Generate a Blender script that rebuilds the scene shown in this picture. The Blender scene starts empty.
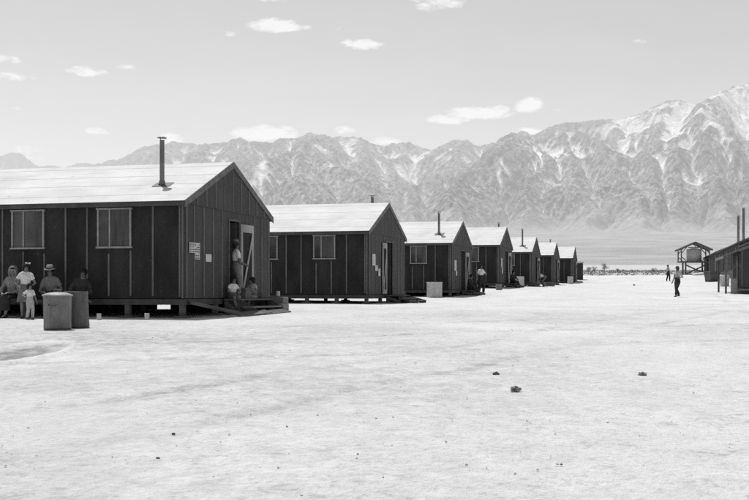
import bpy, math, random
import numpy as np
from mathutils import Vector, Matrix, Quaternion
random.seed(7)
rng = np.random.default_rng(11)
scene = bpy.context.scene
COL = scene.collection
F = 1100.0            # focal length in photo pixels
HY = 294.0            # level line of the camera in the photo
TH = math.radians(14.5)
CT, ST = math.cos(TH), math.sin(TH)
V = Vector

def px_pt(px, py, D):
    return V(((px-374.5)/F*D, D, (HY-py)/F*D))

# ------------------------------------------------------------------ tagging
def tag(o, label=None, cat=None, group=None, kind=None):
    if label: o['label'] = label
    if cat: o['category'] = cat
    if group: o['group'] = group
    if kind: o['kind'] = kind
    return o

def empty(name, loc, rz=0, label=None, cat=None, group=None, scale=1.0):
    o = bpy.data.objects.new(name, None)
    o.empty_display_size = 0.2
    COL.objects.link(o)
    o.location = loc
    o.rotation_euler = (0, 0, rz)
    o.scale = (scale,)*3
    return tag(o, label, cat, group)

# ------------------------------------------------------------------ materials
def new_mat(name):
    m = bpy.data.materials.new(name)
    m.use_nodes = True
    nt = m.node_tree
    b = nt.nodes['Principled BSDF']
    return m, nt, b

def g(v): return (v, v, v, 1)

def ramp(nt, fac, stops):
    r = nt.nodes.new('ShaderNodeValToRGB')
    el = r.color_ramp.elements
    while len(el) < len(stops): el.new(0.5)
    for e, (p, v) in zip(el, stops):
        e.position = p; e.color = g(v)
    nt.links.new(fac, r.inputs['Fac'])
    return r.outputs['Color']

def noise(nt, vec, scale, detail=4, rough=0.55, dist=0.0):
    n = nt.nodes.new('ShaderNodeTexNoise')
    n.inputs['Scale'].default_value = scale
    n.inputs['Detail'].default_value = detail
    n.inputs['Roughness'].default_value = rough
    n.inputs['Distortion'].default_value = dist
    if vec is not None: nt.links.new(vec, n.inputs['Vector'])
    return n.outputs['Fac']

def coords(nt, stretch=(1, 1, 1), kind='Object'):
    tc = nt.nodes.new('ShaderNodeTexCoord')
    mp = nt.nodes.new('ShaderNodeMapping')
    mp.inputs['Scale'].default_value = stretch
    nt.links.new(tc.outputs[kind], mp.inputs['Vector'])
    return mp.outputs['Vector']

def mixm(nt, a, b, fac, mode='MULTIPLY'):
    x = nt.nodes.new('ShaderNodeMix'); x.data_type = 'RGBA'; x.blend_type = mode
    if isinstance(fac, float): x.inputs['Factor'].default_value = fac
    else: nt.links.new(fac, x.inputs['Factor'])
    for s, v in ((6, a), (7, b)):
        if isinstance(v, (int, float)): x.inputs[s].default_value = g(v)
        else: nt.links.new(v, x.inputs[s])
    return x.outputs[2]

def bump(nt, b, h, strength=0.3, dist=0.02):
    bp = nt.nodes.new('ShaderNodeBump')
    bp.inputs['Strength'].default_value = strength
    bp.inputs['Distance'].default_value = dist
    nt.links.new(h, bp.inputs['Height'])
    nt.links.new(bp.outputs['Normal'], b.inputs['Normal'])

def grey(name, lo, hi, scale=6, stretch=(1, 1, 1), rough=0.85, bmp=0.2, dist=0.01, spec=0.25, spots=None):
    m, nt, b = new_mat(name)
    vec = coords(nt, stretch)
    n1 = noise(nt, vec, scale, 6, 0.6)
    c = ramp(nt, n1, [(0.3, lo), (0.7, hi)])
    n2 = noise(nt, vec, scale*9, 3, 0.6)
    c = mixm(nt, c, ramp(nt, n2, [(0.25, 0.72), (0.6, 1.05)]), 0.8)
    if spots:
        n3 = noise(nt, coords(nt), spots[0], 2, 0.5)
        c = mixm(nt, c, ramp(nt, n3, [(spots[1], 1.0), (spots[1]+0.06, spots[2])]), 1.0)
    nt.links.new(c, b.inputs['Base Color'])
    b.inputs['Roughness'].default_value = rough
    b.inputs['Specular IOR Level'].default_value = spec
    if bmp: bump(nt, b, n2, bmp, dist)
    return m

M = {}
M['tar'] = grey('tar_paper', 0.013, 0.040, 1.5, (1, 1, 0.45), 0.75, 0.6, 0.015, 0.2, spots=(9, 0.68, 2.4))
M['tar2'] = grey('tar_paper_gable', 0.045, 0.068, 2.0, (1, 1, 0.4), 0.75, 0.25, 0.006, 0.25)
M['batten'] = grey('weathered_batten', 0.10, 0.19, 5, (1, 1, 0.3), 0.8, 0.1)
M['batten2'] = grey('gable_batten', 0.11, 0.20, 5, (1, 1, 0.3), 0.8, 0.1)
M['trim'] = grey('weathered_trim', 0.10, 0.19, 5, (1, 1, 1), 0.8, 0.1)
M['frame'] = grey('window_frame_wood', 0.24, 0.38, 6, (1, 1, 1), 0.7, 0.1)
M['board'] = grey('raw_pine_board', 0.22, 0.40, 4, (1, 1, 0.2), 0.7, 0.15)
M['plank'] = grey('dusty_plank', 0.07, 0.16, 3, (0.4, 0.4, 2.0), 0.85, 0.2)
M['plank_pale'] = grey('pale_plank', 0.14, 0.26, 3, (0.4, 0.4, 2.0), 0.85, 0.2)
M['beam'] = grey('dark_beam', 0.05, 0.10, 3, (1, 1, 1), 0.85, 0.2)
M['dark'] = grey('dark_interior', 0.02, 0.03, 3, (1, 1, 1), 0.9, 0)
M['pipe'] = grey('stovepipe_metal', 0.09, 0.2, 4, (3, 3, 0.4), 0.5, 0.1, 0.004, 0.5)
M['galv'] = grey('galvanised_steel', 0.10, 0.21, 4, (1.6, 1.6, 0.7), 0.5, 0.15, 0.004, 0.5)
M['galv_dark'] = grey('dull_steel', 0.07, 0.13, 5, (1.6, 1.6, 0.5), 0.6, 0.15, 0.004, 0.4)
M['galv_lid'] = grey('steel_lid', 0.26, 0.40, 6, (1, 1, 1), 0.5, 0.1, 0.004, 0.5)
M['galv_pale'] = grey('pale_steel', 0.36, 0.52, 6, (1.6, 1.6, 0.5), 0.55, 0.1, 0.004, 0.4)
M['tin'] = grey('tin_can_metal', 0.35, 0.6, 12, (1, 1, 1), 0.4, 0.1, 0.003, 0.5)
M['paper'] = grey('paper', 0.45, 0.6, 6, (1, 1, 1), 0.9, 0)
M['ink'] = grey('ink', 0.05, 0.12, 9, (1, 1, 1), 0.9, 0)
M['tank'] = grey('tank_steel', 0.40, 0.54, 1.5, (1, 1, 0.5), 0.6, 0.1)
M['tower'] = grey('tower_timber', 0.10, 0.17, 2, (1, 1, 1), 0.85, 0.1)
M['skin'] = grey('skin', 0.15, 0.20, 5, (1, 1, 1), 0.6, 0.05)
M['skin_dk'] = grey('skin_tanned', 0.10, 0.14, 5, (1, 1, 1), 0.6, 0.05)
M['hair'] = grey('dark_hair', 0.010, 0.024, 20, (1, 1, 0.2), 0.75, 0.4, 0.01, 0.15)
M['white_cloth'] = grey('white_cotton', 0.62, 0.76, 8, (1, 1, 1), 0.9, 0.3, 0.02)
M['print_cloth'] = grey('printed_cotton', 0.12, 0.34, 22, (1, 1, 1), 0.9, 0.3, 0.02)
M['pale_cloth'] = grey('pale_cotton', 0.38, 0.5, 8, (1, 1, 1), 0.9, 0.3, 0.02)
M['mid_cloth'] = grey('grey_cotton', 0.13, 0.20, 8, (1, 1, 1), 0.9, 0.3, 0.02)
M['dark_cloth'] = grey('dark_wool', 0.022, 0.045, 8, (1, 1, 1), 0.9, 0.3, 0.02)
M['scarf'] = grey('scarf_cloth', 0.14, 0.30, 14, (1, 1, 1), 0.9, 0.3, 0.02)
M['straw'] = grey('straw_hat', 0.24, 0.36, 18, (1, 1, 2), 0.8, 0.3, 0.01)
M['felt'] = grey('felt_hat', 0.10, 0.18, 9, (1, 1, 1), 0.9, 0.2)
M['leather'] = grey('dark_leather', 0.02, 0.05, 9, (1, 1, 1), 0.5, 0.1)
M['eye'] = grey('eye_dark', 0.01, 0.02, 9, (1, 1, 1), 0.3, 0)
M['stone'] = grey('dark_stone', 0.06, 0.14, 14, (1, 1, 1), 0.9, 0.5, 0.02)
M['clod'] = grey('earth_clod', 0.16, 0.30, 14, (1, 1, 1), 0.95, 0.5, 0.02)
M['leaf'] = grey('dry_leaf', 0.20, 0.34, 3, (1, 1, 1), 0.8, 0)
M['leaf_pale'] = grey('hazy_leaf', 0.19, 0.28, 0.5, (1, 1, 1), 0.8, 0)
M['bark'] = grey('bark', 0.10, 0.18, 8, (1, 1, 0.3), 0.9, 0.2)
M['canvas'] = grey('pale_canvas', 0.5, 0.66, 5, (1, 1, 1), 0.9, 0.2)

def mat_roof():
    m, nt, b = new_mat('rolled_roofing')
    vec = coords(nt)
    n1 = noise(nt, vec, 0.8, 5, 0.6)
    c = ramp(nt, n1, [(0.3, 0.49), (0.7, 0.63)])
    n2 = noise(nt, coords(nt, (0.3, 3, 3)), 2.5, 4, 0.6)
    c = mixm(nt, c, ramp(nt, n2, [(0.3, 0.9), (0.55, 1.03)]), 0.8)
    n3 = noise(nt, vec, 7, 2, 0.5)
    c = mixm(nt, c, ramp(nt, n3, [(0.69, 1.0), (0.74, 0.65)]), 1.0)
    nt.links.new(c, b.inputs['Base Color'])
    b.inputs['Roughness'].default_value = 0.85
    bump(nt, b, n2, 0.25, 0.02)
    return m
M['roof'] = mat_roof()
M['seam'] = grey('roof_seam', 0.50, 0.64, 3, (0.6, 1, 1), 0.85, 0.1)

def mat_pane():
    m, nt, b = new_mat('window_glass')
    n = noise(nt, coords(nt), 1.2, 3, 0.5)
    c = ramp(nt, n, [(0.35, 0.02), (0.65, 0.07)])
    nt.links.new(c, b.inputs['Base Color'])
    b.inputs['Roughness'].default_value = 0.18
    b.inputs['Specular IOR Level'].default_value = 0.5
    return m
M['pane'] = mat_pane()
M['curtain'] = grey('curtain_cloth', 0.055, 0.11, 3, (4, 4, 0.3), 0.9, 0.3, 0.03)

# ------------------------------------------------------------------ mesh builder
class MB:
    def __init__(s): s.v = []; s.f = []; s.m = []; s.sm = []
    def add(s, verts, faces, mi=0, sm=False):
        o = len(s.v)
        s.v += [tuple(p) for p in verts]
        for f in faces:
            s.f.append([i+o for i in f]); s.m.append(mi); s.sm.append(sm)
    def box(s, lo, hi, mi=0):
        x0, y0, z0 = lo; x1, y1, z1 = hi
        vs = [(x0,y0,z0),(x1,y0,z0),(x1,y1,z0),(x0,y1,z0),(x0,y0,z1),(x1,y0,z1),(x1,y1,z1),(x0,y1,z1)]
        s.add(vs, [(0,3,2,1),(4,5,6,7),(0,1,5,4),(1,2,6,5),(2,3,7,6),(3,0,4,7)], mi)
    def bar(s, a, b, w, h, mi=0, up=(0, 0, 1)):
        a, b = V(a), V(b); d = (b-a).normalized(); up = V(up)
        if abs(d.dot(up)) > 0.98: up = V((1, 0, 0))
        x = d.cross(up).normalized(); y = x.cross(d).normalized()
        vs = []
        for p in (a, b):
            for sx, sy in ((-1,-1),(1,-1),(1,1),(-1,1)):
                vs.append(p + x*sx*w/2 + y*sy*h/2)
        s.add(vs, [(3,2,1,0),(4,5,6,7),(0,1,5,4),(1,2,6,5),(2,3,7,6),(3,0,4,7)], mi)
    def tube(s, pts, radii, n=12, mi=0, side=None, cap=True, sm=True):
        pts = [V(p) for p in pts]
        rr = [(r, r) if not isinstance(r, (tuple, list)) else r for r in radii]
        rings = []
        ref = V(side) if side is not None else None
        for i, p in enumerate(pts):
            d = (pts[min(i+1, len(pts)-1)] - pts[max(i-1, 0)]).normalized()
            r = ref if ref is not None else V((1, 0, 0))
            if abs(r.dot(d)) > 0.95: r = V((0, 1, 0)) if abs(d.y) < 0.9 else V((0, 0, 1))
            x = (r - d*r.dot(d)).normalized(); y = d.cross(x)
            if ref is None: ref = x
            rings.append([p + x*math.cos(2*math.pi*k/n)*rr[i][0] + y*math.sin(2*math.pi*k/n)*rr[i][1] for k in range(n)])
        vs = [q for r in rings for q in r]; fs = []
        for i in range(len(pts)-1):
            for k in range(n):
                fs.append((i*n+k, i*n+(k+1) % n, (i+1)*n+(k+1) % n, (i+1)*n+k))
        if cap:
            fs.append(tuple(range(n))[::-1]); fs.append(tuple((len(pts)-1)*n+k for k in range(n)))
        s.add(vs, fs, mi, sm)
    def ball(s, c, r, n=14, m=9, mi=0, mat=None, sm=True):
        c = V(c); r = (r, r, r) if not isinstance(r, (tuple, list)) else r
        vs = []; fs = []
        for j in range(m+1):
            ph = math.pi*j/m
            for k in range(n):
                a = 2*math.pi*k/n
                p = V((r[0]*math.sin(ph)*math.cos(a), r[1]*math.sin(ph)*math.sin(a), r[2]*math.cos(ph)))
                if mat is not None: p = mat @ p
                vs.append(c+p)
        for j in range(m):
            for k in range(n):
                fs.append((j*n+k, (j+1)*n+k, (j+1)*n+(k+1) % n, j*n+(k+1) % n))
        s.add(vs, fs, mi, sm)
    def lathe(s, prof, n=28, mi=0, c=(0, 0, 0), sm=True, squash=None):
        vs = []; fs = []
        for (r, z) in prof:
            for k in range(n):
                a = 2*math.pi*k/n
                rr = r if squash is None else r*squash(a, z)
                vs.append((c[0]+rr*math.cos(a), c[1]+rr*math.sin(a), c[2]+z))
        for i in range(len(prof)-1):
            for k in range(n):
                fs.append((i*n+k, i*n+(k+1) % n, (i+1)*n+(k+1) % n, (i+1)*n+k))
        s.add(vs, fs, mi, sm)
    def rock(s, c, r, mi=0, seed=0, flat=0.6):
        rd = random.Random(seed); vs = []; n, m = 9, 6
        ph0 = [rd.uniform(0, 6) for _ in range(4)]
        for j in range(m+1):
            ph = math.pi*j/m
            for k in range(n):
                a = 2*math.pi*k/n
                q = 1+0.22*math.sin(2*a+ph0[0]+ph)+0.16*math.sin(3*a+ph0[1])*math.sin(3*ph+ph0[2])+rd.uniform(-.1, .1)*(0 < j < m)
                vs.append((c[0]+r*q*math.sin(ph)*math.cos(a), c[1]+r*q*math.sin(ph)*math.sin(a)*0.8, c[2]+r*flat*q*math.cos(ph)))
        fs = [(j*n+k, (j+1)*n+k, (j+1)*n+(k+1) % n, j*n+(k+1) % n) for j in range(m) for k in range(n)]
        s.add(vs, fs, mi, False)
    def mesh(s, name, mats):
        me = bpy.data.meshes.new(name)
        me.from_pydata(s.v, [], s.f)
        for mm in (mats if isinstance(mats, (list, tuple)) else [mats]): me.materials.append(mm)
        me.polygons.foreach_set('material_index', s.m)
        me.polygons.foreach_set('use_smooth', s.sm)
        me.update()
        return me
    def build(s, name, mats, parent=None, loc=None):
        return link(name, s.mesh(name, mats), parent, loc)

def link(name, me, parent=None, loc=None):
    o = bpy.data.objects.new(name, me)
    COL.objects.link(o)
    if parent is not None: o.parent = parent
    if loc is not None: o.location = loc
    return o

def bevel(o, w=0.008):
    md = o.modifiers.new('bevel', 'BEVEL'); md.width = w; md.segments = 2; md.limit_method = 'ANGLE'
    return o

def remeshed(mb, name, mats, parent, voxel=0.012, smooth=4):
    """one continuous surface out of overlapping lofts"""
    me = mb.mesh(name, mats)
    o = link(name, me, None)
    r = o.modifiers.new('r', 'REMESH'); r.mode = 'VOXEL'; r.voxel_size = voxel; r.use_smooth_shade = True
    sm = o.modifiers.new('s', 'SMOOTH'); sm.factor = 0.5; sm.iterations = smooth
    dg = bpy.context.evaluated_depsgraph_get(); dg.update()
    me2 = bpy.data.meshes.new_from_object(o.evaluated_get(dg))
    o.modifiers.clear(); o.data = me2
    me2.name = name
    if not me2.materials: me2.materials.append(mats if not isinstance(mats, (list, tuple)) else mats[0])
    me2.polygons.foreach_set('use_smooth', [True]*len(me2.polygons))
    bpy.data.meshes.remove(me)
    o.parent = parent
    return o

# ------------------------------------------------------------------ numpy noise
def perm(seed):
    r = np.random.default_rng(seed); return r.uniform(0, 2*np.pi, (256, 256))
def gnoise(x, y, seed=0):
    gr = perm(seed)
    xi = np.floor(x).astype(int); yi = np.floor(y).astype(int)
    xf = x-xi; yf = y-yi
    def gd(ix, iy, dx, dy):
        a = gr[ix & 255, iy & 255]; return np.cos(a)*dx+np.sin(a)*dy
    u = xf**3*(xf*(xf*6-15)+10); v = yf**3*(yf*(yf*6-15)+10)
    a = gd(xi, yi, xf, yf); b = gd(xi+1, yi, xf-1, yf); c = gd(xi, yi+1, xf, yf-1); d = gd(xi+1, yi+1, xf-1, yf-1)
    return 1.5*((a*(1-u)+b*u)*(1-v)+(c*(1-u)+d*u)*v)
def fbm(x, y, oct=4, seed=0, gain=0.5):
    s = 0; a = 1; t = 0
    for i in range(oct):
        s = s+a*gnoise(x*2**i+i*17.3, y*2**i-i*9.1, seed+i); t += a; a *= gain
    return s/t
def ridged(x, y, oct=4, seed=0, gain=0.5):
    s = 0; a = 1; t = 0
    for i in range(oct):
        s = s+a*(1-2*np.abs(gnoise(x*2**i+i*7.7, y*2**i+i*3.1, seed+i))); t += a; a *= gain
    return s/t

# ------------------------------------------------------------------ ground height
PL0, PL1 = -1.23, 0.0233
CP = np.array([(-4.7,27,-.60),(-8.7,27,-.64),(-15,28,-.6),(-.15,41.5,-.39),(4.1,56.5,-.10),(6,61,-.14),(8,70,.42),(12.5,86,.55),(16.4,101,.86),
      (20.9,116,1.1),(17,62,-.17),(28.6,90,.40),(34,110,1.15),(24,71,.02),(36,100,1.35),(40,120,1.95),(32,88,.75),(41.5,150,2.3),(0,6,-1.10),(-2,15,-.90),(3,15,-.90),(8,30,-.58),
      (25,125,1.75),(46,157,2.5),(30,170,2.75),(60,170,2.7),(0,150,2.3),(-10,60,-.05),(-12,90,.75),(45,90,.7),(6.4,22.5,-.72),(-6.4,22.5,-.71)])
def plane(D): return PL0+PL1*D
SG = 16.0
_K = np.exp(-((CP[:, None, 0]-CP[None, :, 0])**2+(CP[:, None, 1]-CP[None, :, 1])**2)/(2*SG*SG))
_W = np.linalg.solve(_K+0.02*np.eye(len(CP)), CP[:, 2]-plane(CP[:, 1]))
def gz(x, y):
    x = np.asarray(x, float); y = np.asarray(y, float)
    r = 0*x
    for (cx, cy, _), w in zip(CP, _W):
        r = r+w*np.exp(-((x-cx)**2+(y-cy)**2)/(2*SG*SG))
    return plane(np.maximum(y, -30))+r
def gnd(x, y): return float(gz(x, y))
def on_ground(px, D): 
    X = (px-374.5)/F*D
    return V((X, D, gnd(X, D)))
def fan(D):
    t = np.clip((D-450)/2150, 0, 1.6)
    return plane(D)+82*t**1.5

# ------------------------------------------------------------------ ground sheet
def make_ground():
    # graded spacing: fine near the camera
    ys = [-60.0, -30, -15, -8, -3, 0, 2, 3]
    y = 3.0
    while y < 140: y += max(0.05, y*0.011); ys.append(y)
    while y < 700: y *= 1.035; ys.append(y)
    ys[-1] = 700.0
    ys = np.array(ys)
    ts = np.concatenate([np.linspace(-900, -60, 12)/1.0, [], np.linspace(60, 900, 12)])
    us = np.concatenate([-np.geomspace(1.3, 0.42, 14), np.linspace(-0.40, 0.40, 321), np.geomspace(0.42, 1.3, 14)])
    Y = np.repeat(ys[:, None], len(us), 1)
    W = np.maximum(Y, 25.0)*0+np.maximum(Y, 0)+8.0
    X = us[None, :]*W*1.0
    X = np.where(np.abs(us)[None, :] > 0.41, np.sign(us)[None, :]*(0.41*W+(np.abs(us)[None, :]-0.41)*np.maximum(W, 300)), X)
    Z = gz(X, Y)
    fade = np.clip(1-(Y-60)/80, 0, 1)
    # dusty, foot- and wheel-worn surface
    Z += fade*(0.018*fbm(X/2.3, Y/2.3, 3, 3)+0.010*fbm(X/0.55, Y/0.55, 3, 5)+0.005*fbm(X/0.14, Y/0.14, 2, 9)*np.clip(1-Y/25, 0, 1))
    trk = 0*X
    for (x0, y0, x1, y1, w) in ((-9, 15.5, 24, 33, .12), (-8, 12.5, 20, 26, .12), (-3, 9, 14, 44, .1), (-1.2, 9, 16, 44, .1), (-10, 19, 30, 40, .12), (4, 7, 19, 60, .1), (5.7, 7, 21, 60, .1)):
        dx, dy = x1-x0, y1-y0; L = math.hypot(dx, dy)
        d = ((X-x0)*dy-(Y-y0)*dx)/L+0.5*fbm(X/7, Y/7, 2, 21)
        trk = np.maximum(trk, 0.8*np.exp(-(d/(w*1.6))**2)*(Y > 4)*(Y < 70))
        Z -= fade*0.022*np.exp(-(d/w)**2)*np.clip(0.4+0.9*fbm(X/3, Y/3, 2, 33), 0, 1)
    # ring-shaped heap of loose earth at the left edge
    rx, ry = (X+5.25)/.66, (Y-15.9)/2.2
    rr = np.sqrt(rx*rx+ry*ry)+0.08*fbm(X, Y, 3, 41)
    Z += 0.06*np.exp(-((rr-1)/0.09)**2)-0.03*np.exp(-(rr/0.8)**2)
    ny, nx = X.shape
    vs = np.stack([X, Y, Z], -1).reshape(-1, 3)
    idx = np.arange(ny*nx).reshape(ny, nx)
    fs = np.stack([idx[:-1, :-1], idx[:-1, 1:], idx[1:, 1:], idx[1:, :-1]], -1).reshape(-1, 4)
    me = bpy.data.meshes.new('ground')
    me.from_pydata(vs.tolist(), [], fs.tolist())
    me.polygons.foreach_set('use_smooth', [True]*len(fs))
    dk = 1.1*np.exp(-(np.maximum(rr-0.45, 0)/0.25)**2)*(Y > 5)*np.clip(0.7+0.8*fbm(X/.35, Y/1.2, 3, 61), 0, 1)-0.8*np.exp(-((rr-1)/0.07)**2)
    fsoft = np.clip(0.45+0.9*fbm(X/8, Y/7, 4, 71), 0, 1)*(0.25+0.75*np.exp(-((Y-19)/14.0)**2))
    fsoft = np.clip(fsoft+trk*np.clip(0.2+1.2*fbm(X/1.3, Y/3, 3, 81), 0, 1), 0, 1)
    wild = np.clip((Y-150+25*fbm(X/30, Y/30, 2, 91))/35, 0, 1)*(0.85+0.5*fbm(X/25, Y/60, 3, 92))
    rut = np.clip(dk, 0, 1)+0.30*np.clip(trk, 0, 1)*np.clip(0.5+1.0*fbm(X/2, Y/5, 3, 83), 0, 1)+0.72*wild
    at = me.attributes.new('rut', 'FLOAT', 'POINT')
    at.data.foreach_set('value', np.clip(rut, 0, 1).astype(np.float32).reshape(-1))
    at = me.attributes.new('dark_tone', 'FLOAT', 'POINT')
    at.data.foreach_set('value', np.clip(dk+fsoft, 0, 1).astype(np.float32).reshape(-1))  # darker tone in the ring hollow, broad patches and tracks
    m, nt, b = new_mat('dusty_ground')
    tcv = coords(nt)
    long = (1.15, 0.8, 1)
    n1 = noise(nt, coords(nt, (1, 0.8, 1)), 0.30, 6, 0.65)
    c = ramp(nt, n1, [(0.30, 0.55), (0.5, 0.62), (0.72, 0.68)])
    n2 = noise(nt, coords(nt, long), 1.6, 6, 0.7, 0.5)
    c = mixm(nt, c, ramp(nt, n2, [(0.32, 0.90), (0.50, 1.0), (0.7, 1.04)]), 0.9)
    n3 = noise(nt, coords(nt, long), 14, 5, 0.7)
    c = mixm(nt, c, ramp(nt, n3, [(0.28, 0.70), (0.44, 0.98), (0.7, 1.06)]), 0.85)
    n4 = noise(nt, tcv, 60, 3, 0.65)
    c = mixm(nt, c, ramp(nt, n4, [(0.28, 0.5), (0.40, 1.0)]), 0.8)
    n6 = noise(nt, coords(nt, long), 6.0, 5, 0.78, 0.6)
    n7 = noise(nt, coords(nt, (1, 0.7, 1)), 0.5, 4, 0.65)
    marks = nt.nodes.new('ShaderNodeMath'); marks.operation = 'MULTIPLY'
    nt.links.new(ramp(nt, n6, [(0.54, 0.0), (0.64, 1.0)]), marks.inputs[0]); nt.links.new(ramp(nt, n7, [(0.40, 0.12), (0.60, 0.95)]), marks.inputs[1])
    c = mixm(nt, c, 0.68, marks.outputs[0])
    a = nt.nodes.new('ShaderNodeAttribute'); a.attribute_name = 'dark_tone'
    n5 = noise(nt, coords(nt, long), 4, 6, 0.75, 0.4)
    mul = nt.nodes.new('ShaderNodeMath'); mul.operation = 'MULTIPLY'
    nt.links.new(a.outputs['Fac'], mul.inputs[0])
    nt.links.new(ramp(nt, n5, [(0.36, 0.0), (0.62, 1.0)]), mul.inputs[1])
    c = mixm(nt, c, 0.52, mul.outputs[0])
    ra = nt.nodes.new('ShaderNodeAttribute'); ra.attribute_name = 'rut'
    c = mixm(nt, c, 0.50, ra.outputs['Fac'])
    nt.links.new(c, b.inputs['Base Color'])
    b.inputs['Roughness'].default_value = 0.95
    b.inputs['Specular IOR Level'].default_value = 0.1
    ad = nt.nodes.new('ShaderNodeMath'); ad.operation = 'ADD'
    nt.links.new(n3, ad.inputs[0]); nt.links.new(n2, ad.inputs[1])
    bump(nt, b, ad.outputs[0], 0.7, 0.07)
    me.materials.append(m)
    o = link('ground', me)
    tag(o, 'pale dusty open ground running between the two rows of barracks', 'ground', None, 'structure')

make_ground()

# ------------------------------------------------------------------ mountains
def make_mountains():
    CELL = 7.5
    gx = np.arange(-2560, 2560, CELL); gy = np.arange(2250, 5250, CELL)
    X, D = np.meshgrid(gx, gy)
    WX = X+90*fbm(X/520, D/520, 3, 101)+30*fbm(X/150, D/150, 3, 111)
    WD = D+90*fbm(X/520, D/520, 3, 121)+30*fbm(X/150, D/150, 3, 131)
    H = np.full(D.shape, -500.0)
    def P(px, py, d): return np.array([(px-374.5)/F*d, d, (HY-py)/F*d])
    sky = [(-330,150),(-240,140),(-150,152),(-80,160),(-40,163),(0,160),(14,156),(24,154),(34,161.5),(60,164),(95,163.5),(117,161),(128,157),(135,152.5),(146,146),(157,141.5),(165,144),(172,143.5),(188,141.5),(201,143.5),(219,140.5),(236,138.5),(252,142),(276,141.5),(294,137),(307,135.5),(316,131.5),(324,134),(333,132),(344,135),(355,133.5),(364,139.3),(382,146.5),(392,144),(400,145),(408,141.5),(419,149),(432,148.4),(445,142.7),(452,140),(459,138),(467,142),(476,146),(492,142.7),(511,135.2),(525,128.6),(538,133.9),(551,126.4),(564,125),(586,123.2),(604,120.6),(614,119.5),(626,116),(643,110.5),(652,106),(661,101.2),(672,98.4),(680,100.5),(688,103),(694,101),(701,98.6),(710,94),(718,89.5),(725,87.5),(732,83),(741,84.5),(749,82),(765,79),(790,86),(820,96),(870,100),(930,92),(1000,105),(1080,112)]
    crest = [P(a, b, 4650+170*math.sin(a*0.041)+120*math.sin(a*0.11+1)) for a, b in sky]
    lines = [crest]
    def L(*pts): lines.append([P(*p) for p in pts])
    # spurs coming down towards the camp
    L((157,141.5,4650),(150,163,4000),(130,185,3300),(110,215,2700))
    L((200,143,4600),(206,168,3900),(190,200,3100),(180,225,2700))
    L((236,139,4600),(243,158,4100),(228,183,3400),(225,215,2800))
    L((316,132,4600),(307,146,3750),(280,158,3500),(258,175,3300),(235,200,3000),(215,226,2700))
    L((307,146,3750),(330,160,3550),(350,175,3350),(372,190,3100),(395,215,2800))
    L((307,146,3750),(300,172,3350),(306,202,3000),(300,230,2680))
    L((355,134,4600),(362,155,4000),(378,176,3600),(388,195,3200))
    L((400,145,4600),(394,162,4050),(402,180,3500),(418,203,3050),(415,228,2650))
    L((459,138,4600),(449,156,4000),(432,176,3500),(444,205,3050),(450,232,2650))
    L((564,125,3950),(540,134.5,3820),(514,138,3700),(490,151,3500),(470,170,3300),(462,195,3000),(482,226,2650))
    L((564,125,3950),(572,150,3600),(577,178,3200),(590,205,2900),(602,232,2600))
    L((545,136,3800),(545,160,3500),(527,185,3200),(520,213,2850),(532,236,2600))
    L((564,125,3950),(592,136,3750),(606,152,3500),(622,174,3200),(631,197,2900),(641,222,2650))
    L((604,121,4600),(612,133,4250),(626,146,3900),(632,158,3650))
    L((672,98.5,4650),(667,113,4250),(655,128,3950),(648,146,3600),(650,172,3200),(640,205,2850))
    L((732,83,4650),(712,103,4200),(692,122,3750),(680,146,3480),(673,176,3150),(666,210,2800),(660,238,2600))
    L((692,122,3750),(718,127,3620),(750,143,3500),(790,152,3400),(840,160,3300))
    L((718,127,3620),(715,151,3400),(710,186,3050),(716,222,2700))
    L((750,143,3500),(746,166,3300),(749,200,2900),(756,232,2600))
    L((765,79,4650),(775,105,4200),(800,140,3600),(820,190,2950),(830,230,2600))
    L((900,95,4650),(890,130,3900),(900,185,3000),(890,230,2600))
    L((0,160,4650),(-10,180,4000),(-20,200,3300),(-10,225,2700))
    L((-150,152,4650),(-140,185,3700),(-160,215,2900))
    for line in lines:
        for a, b in zip(line[:-1], line[1:]):
            reach = 1500
            i0, i1 = np.searchsorted(gy, [min(a[1], b[1])-reach, max(a[1], b[1])+reach])
            j0, j1 = np.searchsorted(gx, [min(a[0], b[0])-reach, max(a[0], b[0])+reach])
            if i1 <= i0 or j1 <= j0: continue
            x = WX[i0:i1, j0:j1]; y = WD[i0:i1, j0:j1]
            ab = b[:2]-a[:2]; L2 = max(ab@ab, 1e-6)
            t = np.clip(((x-a[0])*ab[0]+(y-a[1])*ab[1])/L2, 0, 1)
            d = np.hypot(x-a[0]-ab[0]*t, y-a[1]-ab[1]*t)
            H[i0:i1, j0:j1] = np.maximum(H[i0:i1, j0:j1], a[2]+(b[2]-a[2])*t-0.62*d)
    fg = fan(D)
    crest0 = np.clip((H-fg)/150, 0, 1)
    H = np.maximum(H, fg-6)+crest0*(60*fbm(X/420, D/420, 2, 160)+26*fbm(X/170, D/170, 4, 161)+9*ridged(X/60, D/60, 4, 171)+5*gnoise(X/18, D/18, 175))+1.5*fbm(X/40, D/40, 3, 172)
    # rain: stream-power erosion on the grid (flow routed down the steepest neighbour)
    ny, nx = H.shape; N = ny*nx
    offs = [(-1,-1),(-1,0),(-1,1),(0,-1),(0,1),(1,-1),(1,0),(1,1)]
    for it in range(18):
        best = np.zeros((ny, nx)); rec = np.arange(N).reshape(ny, nx).copy()
        Hp = np.pad(H, 1, mode='edge'); ids = np.pad(np.arange(N).reshape(ny, nx), 1, mode='edge')
        for (dy, dx) in offs:
            dist = CELL*math.hypot(dx, dy)
            sl = (H-Hp[1+dy:1+dy+ny, 1+dx:1+dx+nx])/dist
            m = sl > best
            best = np.where(m, sl, best); rec = np.where(m, ids[1+dy:1+dy+ny, 1+dx:1+dx+nx], rec)
        rec[0, :] = np.arange(nx)
        rl_ = rec.reshape(-1).tolist(); hl = H.reshape(-1)
        order = np.argsort(hl)
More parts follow.
